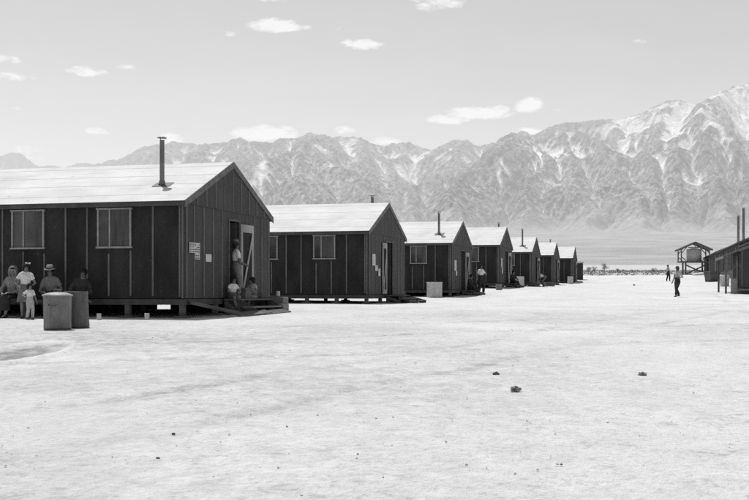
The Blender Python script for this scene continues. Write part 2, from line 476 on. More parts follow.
        ol = order.tolist()
        A = [1.0]*N
        for i in reversed(ol):
            r = rl_[i]
            if r != i: A[r] += A[i]
        Fk = (0.050*np.array(A)**0.5).tolist()
        h = hl.tolist()
        for i in ol:
            r = rl_[i]
            if r != i and h[i] > h[r]: h[i] = (h[i]+Fk[i]*h[r])/(1+Fk[i])
        H2 = np.array(h).reshape(ny, nx)
        # ridges keep most of their height, slopes creep a little
        H2 = H2+0.35*np.clip(H-H2, 0, 6)*(np.array(A).reshape(ny, nx) < 3)
        lap = np.zeros_like(H2); Q = np.pad(H2, 1, mode='edge')
        for (dy, dx) in ((-1,0),(1,0),(0,-1),(0,1)): lap += Q[1+dy:1+dy+ny, 1+dx:1+dx+nx]-H2
        H = H2+(0.02 if it < 9 else 0.004)*lap
    area = np.log(np.array(A).reshape(ny, nx))
    base = fan(D)+2*fbm(X/300, D/300, 3, 151)
    kk = 10.0
    G = base+kk*np.logaddexp(0, (H-base-12-34*np.clip(fbm(X/420, D/420, 3, 152), -.3, 1))/kk)
    # viewing mesh: a wedge of terrain, finer where the range stands
    pxs = np.arange(-330, 1080, 1.6); us = (pxs-374.5)/F
    Ds = np.concatenate([np.linspace(700, 2260, 50)[:-1], np.linspace(2260, 5230, 430)])
    nU, nD = len(us), len(Ds)
    D = np.repeat(Ds[:, None], nU, 1); X = us[None, :]*D
    fx = np.clip((X-gx[0])/CELL, 0, nx-1.001); fy = np.clip((D-gy[0])/CELL, 0, ny-1.001)
    ix = fx.astype(int); iy = fy.astype(int); tx = fx-ix; ty = fy-iy
    def samp(Q): return (Q[iy, ix]*(1-tx)+Q[iy, ix+1]*tx)*(1-ty)+(Q[iy+1, ix]*(1-tx)+Q[iy+1, ix+1]*tx)*ty
    base = fan(D)+2*fbm(X/300, D/300, 3, 151)*np.clip((D-900)/600, 0, 1)
    Z = np.where(D < 2262, base, samp(G)); area = np.where(D < 2262, 0, samp(area))
    # the eroded crest is brought back to the surveyed height of the real crest line
    tgt = np.interp(pxs, [q[0] for q in sky], [(HY-q[1])/F for q in sky])
    rat = np.clip(tgt/np.maximum((Z/D).max(axis=0), 0.01), 0.8, 1.25)
    kn = np.exp(-(np.arange(-8, 9)/3.5)**2); kn /= kn.sum()
    rat = np.convolve(np.pad(rat, 8, 'edge'), kn, 'valid')
    wgt = np.clip((D-2700)/900, 0, 1)
    Z = base+(Z-base)*(1+(rat[None, :]-1)*wgt)
    am = np.clip((Z-base-10)/80, 0, 1)
    hi_ = np.clip((Z/D-0.06)/0.08, 0.25, 1)
    Z = Z+am*hi_*(3.0*ridged(X/36, D/42, 3, 173)*np.clip(0.5+1.5*fbm(X/260, D/260, 2, 177), 0, 1.3)+2.0*gnoise(X/10, D/13, 174))
    spk = gnoise(X/9, D/11, 178)+0.7*gnoise(X/5, D/7, 179)
    H = Z
    Z[0, :] = fan(D[0, :])
    # tone per vertex
    def blur(A, r):
        for ax in (0, 1):
            c = np.cumsum(np.pad(A, [(r+1, r) if q == ax else (0, 0) for q in (0, 1)], 'edge'), axis=ax)
            A = (np.take(c, range(2*r+1, c.shape[ax]), ax)-np.take(c, range(0, c.shape[ax]-2*r-1), ax))/(2*r+1)
        return A
    dz_d = np.gradient(Z, axis=0)/np.gradient(Ds)[:, None]
    dz_x = np.gradient(Z, axis=1)/np.gradient(X, axis=1)
    slope = np.hypot(dz_d, dz_x)
    curv = Z-blur(Z, 5)
    curv2 = Z-blur(Z, 16)
    rel = Z-base
    hk = np.clip(rel/700, 0, 1)
    n_l = fbm(X/350, D/350, 4, 181); n_s = fbm(X/60, D/60, 4, 191)
    tone = 0.37+0.06*n_l+0.06*n_s+0.11*fbm(X/1000, D/1000, 2, 185)
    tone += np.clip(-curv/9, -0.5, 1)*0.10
    veg = np.clip((rel-15)/60, 0, 1)*np.clip(1.15-hk*1.7, 0, 1)
    tone -= veg*(0.09+0.10*n_s+0.05*n_l)
    tone = np.where(rel < 25, tone*np.clip(rel/25, 0, 1)+(0.40+0.03*n_l)*(1-np.clip(rel/25, 0, 1)), tone)
    elev = Z/D
    n_f = fbm(X/28, D/28, 3, 231)
    sn = (elev-0.128)/0.045+0.55*n_l*2+0.9*n_s*1.6-curv2/26-curv/14+0.5*n_f-np.clip((480-(X/D*F+374.5))/250, -0.5, 1)*0.25-(slope-0.8)*0.5+0.55*np.clip((X/D-0.19)/0.08, 0, 1)*np.clip((elev-0.12)/0.03, 0, 1)
    snow = np.clip(sn*2.4-0.6, 0, 1)*np.clip((D-3250)/400, 0, 1)*np.clip((elev-0.082)/0.03, 0, 1)
    # named snow fields and pale couloirs, each fixed to its place on the slope
    vis = np.maximum.accumulate(Z/D, axis=0)
    for (px, py, wp, hp_, st) in ((262,168,9,20,1.0),(250,182,6,10,.8),(322,150,10,9,1.0),(344,146,14,7,1.1),(330,163,5,10,.8),(404,178,11,16,1.0),(417,168,6,10,.8),(392,165,6,8,.8),(437,160,8,8,.7),(474,190,9,8,.5),
                               (613,127,18,7,1.2),(625,140,16,8,1.0),(600,133,9,6,.9),(640,118,14,6,1.1),(655,112,10,6,1.0),(663,140,6,16,.7),(700,108,14,9,1.3),(688,112,9,8,1.2),(722,97,16,9,1.3),(738,110,12,14,1.1),(735,92,14,6,1.2),(712,120,12,8,1.0),(745,130,8,12,.9),
                               (575,131,14,4,.7),(556,133,8,5,.6),(660,155,5,10,.6),(500,165,8,6,.5),(548,150,6,9,.5),(690,178,14,7,.4),(500,205,14,7,.4),(470,160,8,6,.5),(296,150,7,8,.7),(218,150,9,5,.6),(190,150,9,4,.6),(780,110,30,16,1.2)):
        j = int(np.clip(np.searchsorted(us, (px-374.5)/F), 0, nU-1)); e0 = (HY-py)/F
        k = int(np.argmax(vis[:, j] >= e0))
        if k == 0: continue
        D0 = Ds[k]; X0 = us[j]*D0; rx = wp/F*D0*1.1; rd_ = hp_/F*D0/0.55*1.2
        q = np.exp(-((X-X0+0.25*(D-D0)*n_l)/rx)**2-((D-D0)/rd_)**2)
        snow = np.maximum(snow, np.clip(st*q*1.7-0.45+0.9*n_s+0.5*n_f-curv/16, 0, 1)*np.clip(q*3, 0, 1))
    scree = np.clip((elev-0.075+0.03*n_l)/0.03, 0, 1)*np.clip((-curv-1+6*n_s)/6, 0, 1)
    tone = tone+0.05*n_f
    tone = tone+(0.52-tone)*scree*0.5
    tone = tone+(0.98-tone)*snow
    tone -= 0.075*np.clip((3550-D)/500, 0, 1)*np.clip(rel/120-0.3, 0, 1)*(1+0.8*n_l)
    painted_haze = np.clip((D-2400)/2600, 0, 1)
    tone = np.clip(tone+am*(1-0.7*snow)*0.17*np.clip(spk, -0.9, 0.6)*(0.5+0.8*veg), 0.06, 1)
    # low pale fan with faint bands
    soft = np.clip(1.1-rel/85+1.1*n_l+0.5*n_s, 0, 1)*(rel < 160)
    tone = tone+(0.385-tone)*0.75*soft
    isfan = np.clip(1-rel/14, 0, 1)
    tone = tone*(1-isfan)+isfan*(0.385+0.014*fbm(X/700, D/160, 4, 201)-0.03*np.clip(gnoise(X/9, D/30, 211), 0.2, 1))
    vs = np.stack([X, D, Z], -1).reshape(-1, 3)
    idx = np.arange(nD*nU).reshape(nD, nU)
    fs = np.stack([idx[:-1, :-1], idx[:-1, 1:], idx[1:, 1:], idx[1:, :-1]], -1).reshape(-1, 4)
    me = bpy.data.meshes.new('mountains')
    me.from_pydata(vs.tolist(), [], fs.tolist())
    me.polygons.foreach_set('use_smooth', [True]*len(fs))
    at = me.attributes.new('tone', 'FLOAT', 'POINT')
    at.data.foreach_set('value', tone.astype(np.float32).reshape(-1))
    at = me.attributes.new('rocky', 'FLOAT', 'POINT')
    at.data.foreach_set('value', (np.clip(rel/40, 0, 1)*(1-0.8*snow)*(1-0.7*soft)).astype(np.float32).reshape(-1))
    at = me.attributes.new('painted_haze', 'FLOAT', 'POINT')
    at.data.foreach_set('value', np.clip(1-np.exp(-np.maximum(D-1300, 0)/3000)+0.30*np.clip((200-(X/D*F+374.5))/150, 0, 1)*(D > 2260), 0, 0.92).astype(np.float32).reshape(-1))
    m, nt, b = new_mat('mountain_rock')
    a = nt.nodes.new('ShaderNodeAttribute'); a.attribute_name = 'tone'
    r = nt.nodes.new('ShaderNodeAttribute'); r.attribute_name = 'rocky'
    vec = coords(nt)
    n1 = noise(nt, vec, 0.05, 6, 0.75)
    n2 = noise(nt, vec, 0.012, 5, 0.65)
    sp = ramp(nt, n1, [(0.40, 0.30), (0.50, 1.0), (0.60, 1.6)])
    sp2 = ramp(nt, n2, [(0.35, 0.80), (0.65, 1.16)])
    c = mixm(nt, a.outputs['Color'], sp, r.outputs['Fac'])
    c = mixm(nt, c, sp2, 0.8)
    nt.links.new(c, b.inputs['Base Color'])
    b.inputs['Roughness'].default_value = 0.95
    b.inputs['Specular IOR Level'].default_value = 0.0
    bp = nt.nodes.new('ShaderNodeBump'); bp.inputs['Distance'].default_value = 6.0
    bp.inputs['Strength'].default_value = 0.8
    nt.links.new(n1, bp.inputs['Height']); nt.links.new(bp.outputs['Normal'], b.inputs['Normal'])
    # airlight painted as a glow mixed into the rock, for the dusty air between
    hz = nt.nodes.new('ShaderNodeAttribute'); hz.attribute_name = 'painted_haze'
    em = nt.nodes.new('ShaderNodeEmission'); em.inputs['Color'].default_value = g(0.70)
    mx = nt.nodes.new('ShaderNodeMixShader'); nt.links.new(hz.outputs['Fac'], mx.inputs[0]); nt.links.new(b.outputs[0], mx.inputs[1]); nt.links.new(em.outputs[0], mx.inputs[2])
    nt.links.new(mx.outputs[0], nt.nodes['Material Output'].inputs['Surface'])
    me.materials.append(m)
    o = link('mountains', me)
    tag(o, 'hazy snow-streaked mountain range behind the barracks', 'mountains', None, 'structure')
make_mountains()

# ------------------------------------------------------------------ barracks
GW, EH, RISE = 6.1, 2.42, 1.25       # gable width, eave height, roof rise
def gable_z(s): return EH + RISE*(1-abs(s-GW/2)/(GW/2))

def wall_mesh(L, door, wins, key):
    mb = MB()
    d0, d1, dh = door
    # long walls (windows are framed on the paper), back gable
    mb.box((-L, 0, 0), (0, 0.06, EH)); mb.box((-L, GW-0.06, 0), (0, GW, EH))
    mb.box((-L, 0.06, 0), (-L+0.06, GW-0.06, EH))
    def prism(s0, s1, z0f, z1f, x0=-0.06, x1=0.0, mi=2):
        vs = [(x0, s0, z0f(s0)), (x1, s0, z0f(s0)), (x1, s1, z0f(s1)), (x0, s1, z0f(s1)), (x0, s0, z1f(s0)), (x1, s0, z1f(s0)), (x1, s1, z1f(s1)), (x0, s1, z1f(s1))]
        mb.add(vs, [(0,3,2,1),(4,5,6,7),(0,1,5,4),(1,2,6,5),(2,3,7,6),(3,0,4,7)], mi)
    z0 = lambda s: 0.0
    e = lambda s: EH
    h = GW/2
    a, b_ = 0.06, GW-0.06
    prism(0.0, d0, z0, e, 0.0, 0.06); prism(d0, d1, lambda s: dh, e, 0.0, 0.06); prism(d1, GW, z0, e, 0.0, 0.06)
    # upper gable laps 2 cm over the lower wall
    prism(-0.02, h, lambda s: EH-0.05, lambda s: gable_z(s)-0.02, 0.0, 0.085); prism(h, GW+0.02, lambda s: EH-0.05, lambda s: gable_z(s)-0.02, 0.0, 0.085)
    vs = [(-L, 0, EH), (-L, GW, EH), (-L, GW/2, EH+RISE)]
    mb.add(vs, [(0, 2, 1)], 0)
    rd = random.Random(hash(key) % 1000)
    # battens, long walls
    for side in (0, 1):
        y0, y1 = ((-0.018, 0.0), (GW, GW+0.018))[side]
        t = 0.10
        k = 0
        while t < L-0.1:
            top, lo = EH-0.02, 0.02
            hit = [w for w in wins if w[0]-0.03 < t < w[1]+0.03] if side == 0 else []
            if hit: top = hit[0][2]-0.10-rd.uniform(0, 0.1)
            mb.box((-t-0.022, y0, lo+rd.uniform(0, .05)), (-t+0.022, y1, top), 1)
            t += 0.73 if k == 0 else 0.61
            k += 1
    for t in (0.0,):
        mb.box((-0.05, -0.02, 0.0), (0.0, 0.0, EH-0.02), 1)
    # battens, street gable: lower band and upper triangle do not line up
    s = 0.04; k = 0
    while s < GW:
        if not (d0-0.06 < s < d1+0.06):
            mb.box((0.06, s-0.022, 0.02), (0.078, s+0.022, EH-0.06), 3)
        s += 0.45 if k == 0 else 0.61; k += 1
    s = 0.62
    while s < GW-0.3:
        mb.box((0.085, s-0.02, EH-0.04), (0.10, s+0.02, gable_z(s)-0.10), 3)
        s += 0.61
    # inside floor so that the doorway looks into a dark room
    mb.box((-L+0.07, 0.07, -0.02), (-0.01, GW-0.07, 0.0), 0)
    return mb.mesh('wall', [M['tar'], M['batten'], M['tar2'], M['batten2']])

def roof_mesh(L):
    mb = MB()
    ov, og, th = 0.17, 0.06, 0.05
    sl = RISE/(GW/2)
    n = math.hypot(1, sl)
    for sgn in (-1, 1):
        # slope sheet from eave to ridge
        s_e = -ov if sgn < 0 else GW+ov
        s_r = GW/2
        z_e = EH-ov*sl; z_r = EH+RISE
        x0, x1 = -L-og, 0.06+og
        def pt(s, off): 
            z = z_r-abs(s-GW/2)*sl
            return z+off
        vs = [(x0, s_e, pt(s_e, 0.03)), (x1, s_e, pt(s_e, 0.03)), (x1, s_r, pt(s_r, 0.03)), (x0, s_r, pt(s_r, 0.03)),
              (x0, s_e, pt(s_e, 0.03+th)), (x1, s_e, pt(s_e, 0.03+th)), (x1, s_r, pt(s_r, 0.03+th)), (x0, s_r, pt(s_r, 0.03+th))]
        fs = [(0,3,2,1),(4,5,6,7),(0,1,5,4),(1,2,6,5),(2,3,7,6),(3,0,4,7)]
        if sgn > 0: fs = [f[::-1] for f in fs]
        mb.add(vs, [fs[1]], 0); mb.add(vs, [fs[0]], 1); mb.add(vs, fs[2:], 1)
        # lap seams of the rolled roofing
        for q in (0.16, 0.42, 0.66, 0.90):
            s = s_e+(s_r-s_e)*q
            s2 = s+(0.03 if sgn < 0 else -0.03)
            for (xa, xb) in ((x0, -L*0.55), (-L*0.55, -3.3), (-3.3, -0.9), (-0.9, x1)):
                j = random.uniform(-0.03, 0.03)
                v = [(xa, s+j, pt(s+j, 0.083)), (xb, s+j, pt(s+j, 0.083)), (xb, s2+j, pt(s2+j, 0.085)), (xa, s2+j, pt(s2+j, 0.085))]
                mb.add(v, [(0, 1, 2, 3) if sgn < 0 else (3, 2, 1, 0)], 2)
        # fascia along the eave and barge board along the gable
        mb.box((x0, min(s_e, s_e-sgn*0.0)-0.012, z_e-0.045), (x1, s_e+0.012, z_e+0.035), 1)
        for xx in (x1-0.02,):
            vs = [(xx, s_e, pt(s_e, -0.09)), (xx+0.022, s_e, pt(s_e, -0.09)), (xx+0.022, s_r, pt(s_r, -0.09)), (xx, s_r, pt(s_r, -0.09)),
                  (xx, s_e, pt(s_e, 0.085)), (xx+0.022, s_e, pt(s_e, 0.085)), (xx+0.022, s_r, pt(s_r, 0.085)), (xx, s_r, pt(s_r, 0.085))]
            mb.add(vs, [(0,3,2,1),(4,5,6,7),(0,1,5,4),(1,2,6,5),(2,3,7,6),(3,0,4,7)] if sgn < 0 else [f[::-1] for f in [(0,3,2,1),(4,5,6,7),(0,1,5,4),(1,2,6,5),(2,3,7,6),(3,0,4,7)]], 3)
    return mb.mesh('roof', [M['roof'], M['beam'], M['seam'], M['trim']])

def window_meshes(w, curtain):
    t0, t1, z0, z1 = w
    fr = MB(); e = 0.042
    for lo, hi in (((-t1, -0.045, z0), (-t1+e, -0.002, z1)), ((-t0-e, -0.045, z0), (-t0, -0.002, z1)),
                   ((-t1-0.03, -0.055, z1), (-t0+0.03, -0.002, z1+0.04)), ((-t1-0.03, -0.065, z0-0.042), (-t0+0.03, -0.002, z0))):
        fr.box(lo, hi)
    pane = MB(); pane.box((-t1+e, -0.012, z0), (-t0-e, -0.003, z1))
    sash = MB(); xm = -t1+(t1-t0)*0.36
    sash.box((xm-0.018, -0.03, z0), (xm+0.018, -0.0125, z1))
    cur = MB()
    if curtain == 1: cur.box((xm+0.02, -0.016, z0+0.01), (-t0-e-0.02, -0.0125, z1-0.02))
    elif curtain == 2: cur.box((-t0-e-0.22, -0.016, z0+0.01), (-t0-e-0.02, -0.0125, z1-0.02))
    elif curtain == 3: cur.box((-t1+e+0.02, -0.016, z0+0.01), (xm-0.02, -0.0125, z0+(z1-z0)*0.6))
    return fr, pane, sash, cur

def pipe_mesh(h, r=0.075, cap=True):
    mb = MB()
    mb.lathe([(r, -0.25), (r, h*0.48), (r*1.06, h*0.485), (r*1.06, h*0.51), (r, h*0.515), (r, h)], 16)
    mb.lathe([(0.0, h-0.01), (r, h)], 16)
    # flashing boot at the foot
    mb.lathe([(r*1.6, 0.0), (r*1.25, 0.10), (r, 0.12)], 16)
    return mb.mesh('stovepipe', [M['pipe']])

MC = {}
def cached(key, fn):
    if key not in MC: MC[key] = fn()
    return MC[key]

W_FIRST = [(1.42, 2.36, 1.31, 2.25), (3.88, 4.82, 1.31, 2.25)]
W_REST = [(1.28, 2.16, 1.40, 2.25), (3.62, 4.50, 1.40, 2.25)]

def barracks(loc, rz, label, group, door=(2.7, 3.7, 2.12), wins=W_REST, pipe=None, L=15.0, curtains=(1, 3), screen=None, wvis=2, post_t=(0.06, 1.25, 2.45, 3.65, 4.85), near_side=0, key='a', door_open=True):
    root = empty('barracks', loc, rz, label, 'barracks', group)
    link('wall', cached(('w', L, door, tuple(wins), key), lambda: wall_mesh(L, door, wins, key)), root)
    rf = link('roof', cached(('r', L), lambda: roof_mesh(L)), root)
    for (t, s, h) in (pipe if isinstance(pipe, list) else [pipe] if pipe else []):
        z = EH+RISE*(1-abs(s-GW/2)/(GW/2))+0.08
        sp = link('stovepipe', pipe_mesh(h, 0.062 if h < 2 else 0.13), rf, (-t, s, z))
        c = MB(); c.lathe([(0.0, 0.045), (0.05, 0.038), (0.125, 0.012), (0.127, 0.0), (0.115, 0.006), (0.0, 0.03)], 18)
        for a in (0.4, 2.5, 4.6):
            c.bar((0.07*math.cos(a), 0.07*math.sin(a), -0.06), (0.10*math.cos(a), 0.10*math.sin(a), 0.03), 0.015, 0.006)
        c.build('rain_cap', [M['pipe']], sp, (0, 0, h+0.05))
        fl = MB(); sl = RISE/(GW/2)*(1 if s < GW/2 else -1)
        fl.add([(-0.22, -0.18, -0.18*sl+0.012), (0.28, -0.18, -0.18*sl+0.012), (0.28, 0.16, 0.16*sl+0.012), (-0.22, 0.16, 0.16*sl+0.012)], [(0, 1, 2, 3)])
        fl.build('flashing', [M['galv_dark']], sp)
    for i, w in enumerate(wins[:wvis]):
        fr, pane, sash, cur = window_meshes(w, curtains[i % len(curtains)])
        wo = fr.build('window', [M['frame']], root)
        pane.build('pane', [M['pane']], wo); sash.build('sash_bar', [M['frame']], wo)
        if cur.v: cur.build('curtain', [M['curtain']], wo)
    d0, d1, dh = door
    df = MB()
    df.box((-0.04, d0-0.06, 0.0), (0.085, d0, dh+0.06)); df.box((-0.04, d1, 0.0), (0.085, d1+0.06, dh+0.06)); df.box((-0.04, d0, dh), (0.085, d1, dh+0.06))
    df.build('door_frame', [M['plank']], root)
    if door_open:
        dl = MB(); w = d1-d0
        dl.box((-w, 0, 0.02), (-0.0, 0.04, dh-0.02))
        do = dl.build('door', [M['tar2']], root, (-0.02, d1-0.05, 0))
        do.rotation_euler = (0, 0, math.radians(10))
        kb = MB(); kb.ball((-w+0.08, -0.03, 0.95), 0.03, 10, 6); kb.build('knob', [M['tin']], do)
    if screen:
        hinge, w, ang = screen
        sc = MB(); h = dh-0.05; e = 0.115
        sc.box((0, 0, 0.03), (0.035, e, h)); sc.box((0, w-e, 0.03), (0.035, w, h))
        sc.box((0.001, e, h-0.22), (0.034, w-e, h)); sc.box((0.001, e, 0.03), (0.034, w-e, 0.2)); 
        so = sc.build('screen_door', [M['board']], root, (0.09, hinge, 0)); so.rotation_euler = (0, 0, -ang)
        br = MB(); br.bar((0.045, e*0.7, 0.16), (0.045, w-e*0.9, h-0.3), 0.085, 0.02, 0, (1, 0, 0)); br.build('diagonal_brace', [M['board']], so)
        ms = MB(); ms.box((0.012, e, 0.2), (0.016, w-e, h-0.22)); ms.build('screen_mesh', [M['dark']], so)
    fb = MB()
    fb.box((-L, 0.02, -0.16), (0.04, 0.12, -0.021)); fb.box((-L, GW-0.12, -0.16), (0.04, GW-0.02, -0.021))
    fb.box((-0.06, 0.121, -0.16), (0.04, GW-0.121, -0.022)); fb.box((-L, GW/2-0.05, -0.16), (-0.061, GW/2+0.05, -0.022))
    fb.build('floor_beam', [M['beam']], root)
    R = Matrix.Rotation(rz, 3, 'Z')
    pts = [] if near_side else [(-t, 0.07) for t in post_t]+[(-0.02, s) for s in (2.05, 4.05, GW-0.07)]+[(-t, GW-0.07) for t in (2.6, 5.2)]+[(-t, GW/2) for t in (2.6, 5.2, 8.0)]
    for (x, s) in pts:
        w = V(loc)+R @ V((x, s, 0))
        zz = gnd(w.x, w.y)-loc[2]
        p = MB(); p.box((-0.065, -0.065, min(zz-0.05, -0.2)), (0.065, 0.065, -0.161))
        if near_side == 0: p.box((-0.16, -0.16, zz-0.05), (0.16, 0.16, zz+0.05))
        p.build('foundation_post', [M['plank']], root, (x, s, 0))
    return root

# left row: near street corner of each, floor level
LEFT = []
spec = [(183.6, 27.4, -0.11), (367.5, 42.0, -0.02), (451, 57.0, 0.22), (498.8, 70.5, 0.72), (531, 86.0, 0.86), (552.6, 101.0, 1.14), (572, 116.0, 1.36)]
labels = ['nearest dark tar-papered barracks with two framed windows and a tall stovepipe on its pale roof',
          'second barracks in the left row, with a dark open doorway and notices on its gable',
          'third barracks in the left row, with a stovepipe and a pale bin at its corner',
          'fourth barracks in the left row, behind the man standing in a white shirt',
          'fifth barracks in the left row, with a stovepipe and the person bending at its gable',
          'sixth barracks in the left row, next to last before the narrow shed',
          'farthest small barracks at the end of the left row, beside a narrow dark shed']
pipes = [(1.13, 1.15, 1.17), (0.9, 4.2, 0.82), (0.85, 1.1, 1.12), (0.6, 4.2, 0.78), (0.8, 1.1, 1.3), (0.6, 4.2, 0.74), None]
for i, (px, D, fz) in enumerate(spec):
    loc = V(((px-374.5)/F*D, D, fz)); LEFT.append(loc)
    if i == 0:
        barracks(loc, -TH, labels[0], 'barracks along the left side of the street', (2.85, 3.57, 2.12), W_FIRST, pipes[0], 16.0, (1, 2), (3.60, 0.86, 0.05), 2, (0.06, 1.55, 3.0, 4.5, 6.0), key='first')
    else:
        barracks(loc, -TH, labels[i], 'barracks along the left side of the street', (2.6, 3.75, 2.12), W_REST, pipes[i], 15.0,
                 [(1, 3), (2, 1), (2, 1), (3, 0), (1, 2), (0, 0)][i-1], [(1.93, 0.62, 0.04), (3.80, 0.75, 0.1), (3.80, 0.8, 0.12), (3.8, 0.8, 0.12), (3.8, 0.8, 0.1), (3.8, 0.8, 0.1)][i-1], 2 if i == 1 else 1)
o0 = LEFT[0]; sk = MB()
for x0, x1 in ((-0.3, -3.15), (-3.6, -9.0), (-9.0, -15.9)):
    sk.box((x1, GW-0.11, -0.62), (x0, GW-0.09, -0.165))  # added boards close the far side so the underfloor reads dark, one gap left
first = [o for o in bpy.data.objects if o.name == 'barracks'][0]
sk.build('skirting', [M['tar2']], first)
def H(i, x, s, z=0.0):
    """point in the frame of the i-th left barracks: x out to the street, s along the gable"""
    o = LEFT[i]
    return V((o.x+CT*x+ST*s, o.y-ST*x+CT*s, o.z+z))
def Hg(i, x, s, dz=0.0):
    p = H(i, x, s); return V((p.x, p.y, gnd(p.x, p.y)+dz))

# right side: a small hut with a veranda, then long barracks end to end, long sides to the street
PH = math.radians(13.0)
RZ = -(math.pi/2+PH)
def right_house(D, X0, floor, L, label, pipe, wins, door, key):
    p = V((X0+0.2315*D, D, floor))
    r = barracks(p, RZ, label, 'long barracks along the right side of the street', door, wins, pipe, L, (1, 0), None, len(wins), (), 1, key=key)
    sk = MB(); R = Matrix.Rotation(RZ, 3, 'Z')
    n = max(2, int(L/3))
    for k in range(n):
        x0, x1 = -L*k/n, -L*(k+1)/n
        z = min(gnd(*(p+R @ V((x, 0, 0)))[:2]) for x in (x0, x1))-floor
        sk.box((x1+0.01, -0.01, z-0.05), (x0-0.01, 0.015, -0.17))
    z = min(gnd(*(p+R @ V((0, q, 0)))[:2]) for q in (0, 3, 6))-floor
    sk.box((0.041, 0.0, z-0.05), (0.06, GW, -0.17))
    sk.build('skirting', [M['tar2']], r)
    for k, t in enumerate(np.arange(2.0, L-1, 5.0)):
        d = MB(); d.box((-t-0.85, -0.05, 0.0), (-t, -0.02, 2.05)); d.build('street_door', [M['dark' if k % 2 else 'plank']], r)
    return r, p
rl = ['long barracks at right, cut by the photo edge behind the veranda hut',
      'long barracks at the right carrying the two tall stovepipes', 'farthest long barracks at the right, reaching to the roofed tank stand']
right_house(82.5, 10.7, 2.15, 24.0, rl[0], None, [], (2.4, 3.5, 2.12), 'r0')
right_house(107.5, 10.7, 2.62, 24.5, rl[1], [(1.0, 0.55, 3.1), (6.2, 0.55, 2.7)], [], (2.4, 3.5, 2.12), 'r1')
right_house(133.0, 10.7, 2.74, 25.0, rl[2], None, [], (2.4, 3.5, 2.12), 'r2')
hut, hp0 = right_house(70.0, 7.15, 0.42, 6.0, 'dark hut at the right photo edge, its roof running out over a veranda on posts', None, [], (1.2, 2.2, 2.1), 'hut')
mb = MB()
sl = RISE/(GW/2)
vs = []
for off in (0.03, 0.08):
    for x, y in ((-6.1, -1.15), (0.2, -1.15), (0.2, -0.27), (-6.1, -0.27)): vs.append((x, y, EH+y*sl+off))
mb.add(vs, [(3,2,1,0),(4,5,6,7),(0,1,5,4),(1,2,6,5),(2,3,7,6),(3,0,4,7)])
mb.bar((0.1, -1.1, EH-1.1*sl-0.04), (-6.0, -1.1, EH-1.1*sl-0.04), 0.08, 0.12)
mb.build('veranda_roof', [M['plank_pale']], hut)
R = Matrix.Rotation(RZ, 3, 'Z')
for t in (0.0, 5.8):
    q = hp0+R @ V((-t, -0.95, 0)); z = gnd(q.x, q.y)-0.42
    mb = MB(); mb.box((-t-0.06, -1.01, z-0.05), (-t+0.06, -0.89, EH-1.0*sl-0.1)); mb.build('post', [M['plank']], hut)
q = hp0+R @ V((-1.0, -0.4, 0)); z = gnd(q.x, q.y)-0.42
mb = MB(); mb.box((-1.3, -0.55, z-0.03), (-1.27, -0.12, z+0.95)); mb.build('wind_board', [M['galv_pale']], hut)

# small dark shed past the last left barracks
p = on_ground(579.5, 124)
sh = empty('shed', p, -TH, 'narrow dark tar-papered shed at the far end of the left row', 'shed')
mb = MB(); mb.box((-0.35, -0.5, 0), (0.35, 0.5, 1.85)); mb.build('wall', [M['tar2']], sh)
mb = MB(); mb.bar((-0.45, 0, 2.02), (0.45, 0, 1.88), 1.2, 0.05); mb.build('roof', [M['plank']], sh)
mb = MB(); mb.box((0.351, -0.35, 0.05), (0.38, 0.35, 1.75)); mb.build('door', [M['plank']], sh)

# ------------------------------------------------------------------ notices on the gables
def notice(i, s, z, pieces, label, lines=0):
    o = H(i, 0.062, s, z)
    mb = MB()
    for (s0, s1, z0, z1) in pieces: mb.box((0.021, s0, z0), (0.026, s1, z1), 0)
    for (s0, s1, z0, z1) in pieces:
        nl = max(1, int((z1-z0)/0.055)); n2 = max(1, int((s1-s0)/0.1))
        if lines:
            for a in range(nl):
                for b in range(n2):
                    if (a*7+b*3) % 5 == 4: continue
                    za = z0+0.02+(z1-z0-0.03)*a/nl; sb = s0+0.02+(s1-s0-0.03)*b/n2
                    mb.box((0.0262, sb, za), (0.0275, sb+(s1-s0)/n2*0.66, za+0.028), 1)
    n = mb.build('notice', [M['paper'], M['ink']]); n.location = o; n.rotation_euler = (0, 0, -TH)
    return tag(n, label, 'notice')
notice(0, 0.15, 1.13, [(0.0, 0.33, 0.02, 0.145), (0.0, 0.33, 0.15, 0.28), (0.335, 0.66, 0.02, 0.28), (0.36, 0.65, -0.14, 0.018)], 'large pale notice sheets with rows of print near the corner of the nearest gable', 1)
notice(0, 1.18, 0.95, [(0.0, 0.38, 0.0, 0.2)], 'small greyish notice sheet right of the large one on the nearest gable')
notice(1, 0.40, 1.02, [(0.0, 0.5, 0.1, 0.55), (0.45, 0.85, -0.1, 0.12)], 'pale stepped notice sheets on the second barracks gable')
notice(1, 1.35, 0.72, [(0.0, 0.3, 0.0, 0.3)], 'little paper slip lower right of the stepped notice on the second gable')
notice(2, 0.55, 1.0, [(0.0, 0.6, 0.0, 0.55), (0.4, 0.8, -0.25, -0.01)], 'pale notice on the third barracks gable')
notice(3, 0.5, 1.0, [(0.0, 0.6, 0.0, 0.6), (0.3, 0.8, -0.4, -0.01)], 'pale notice on the fourth barracks gable')

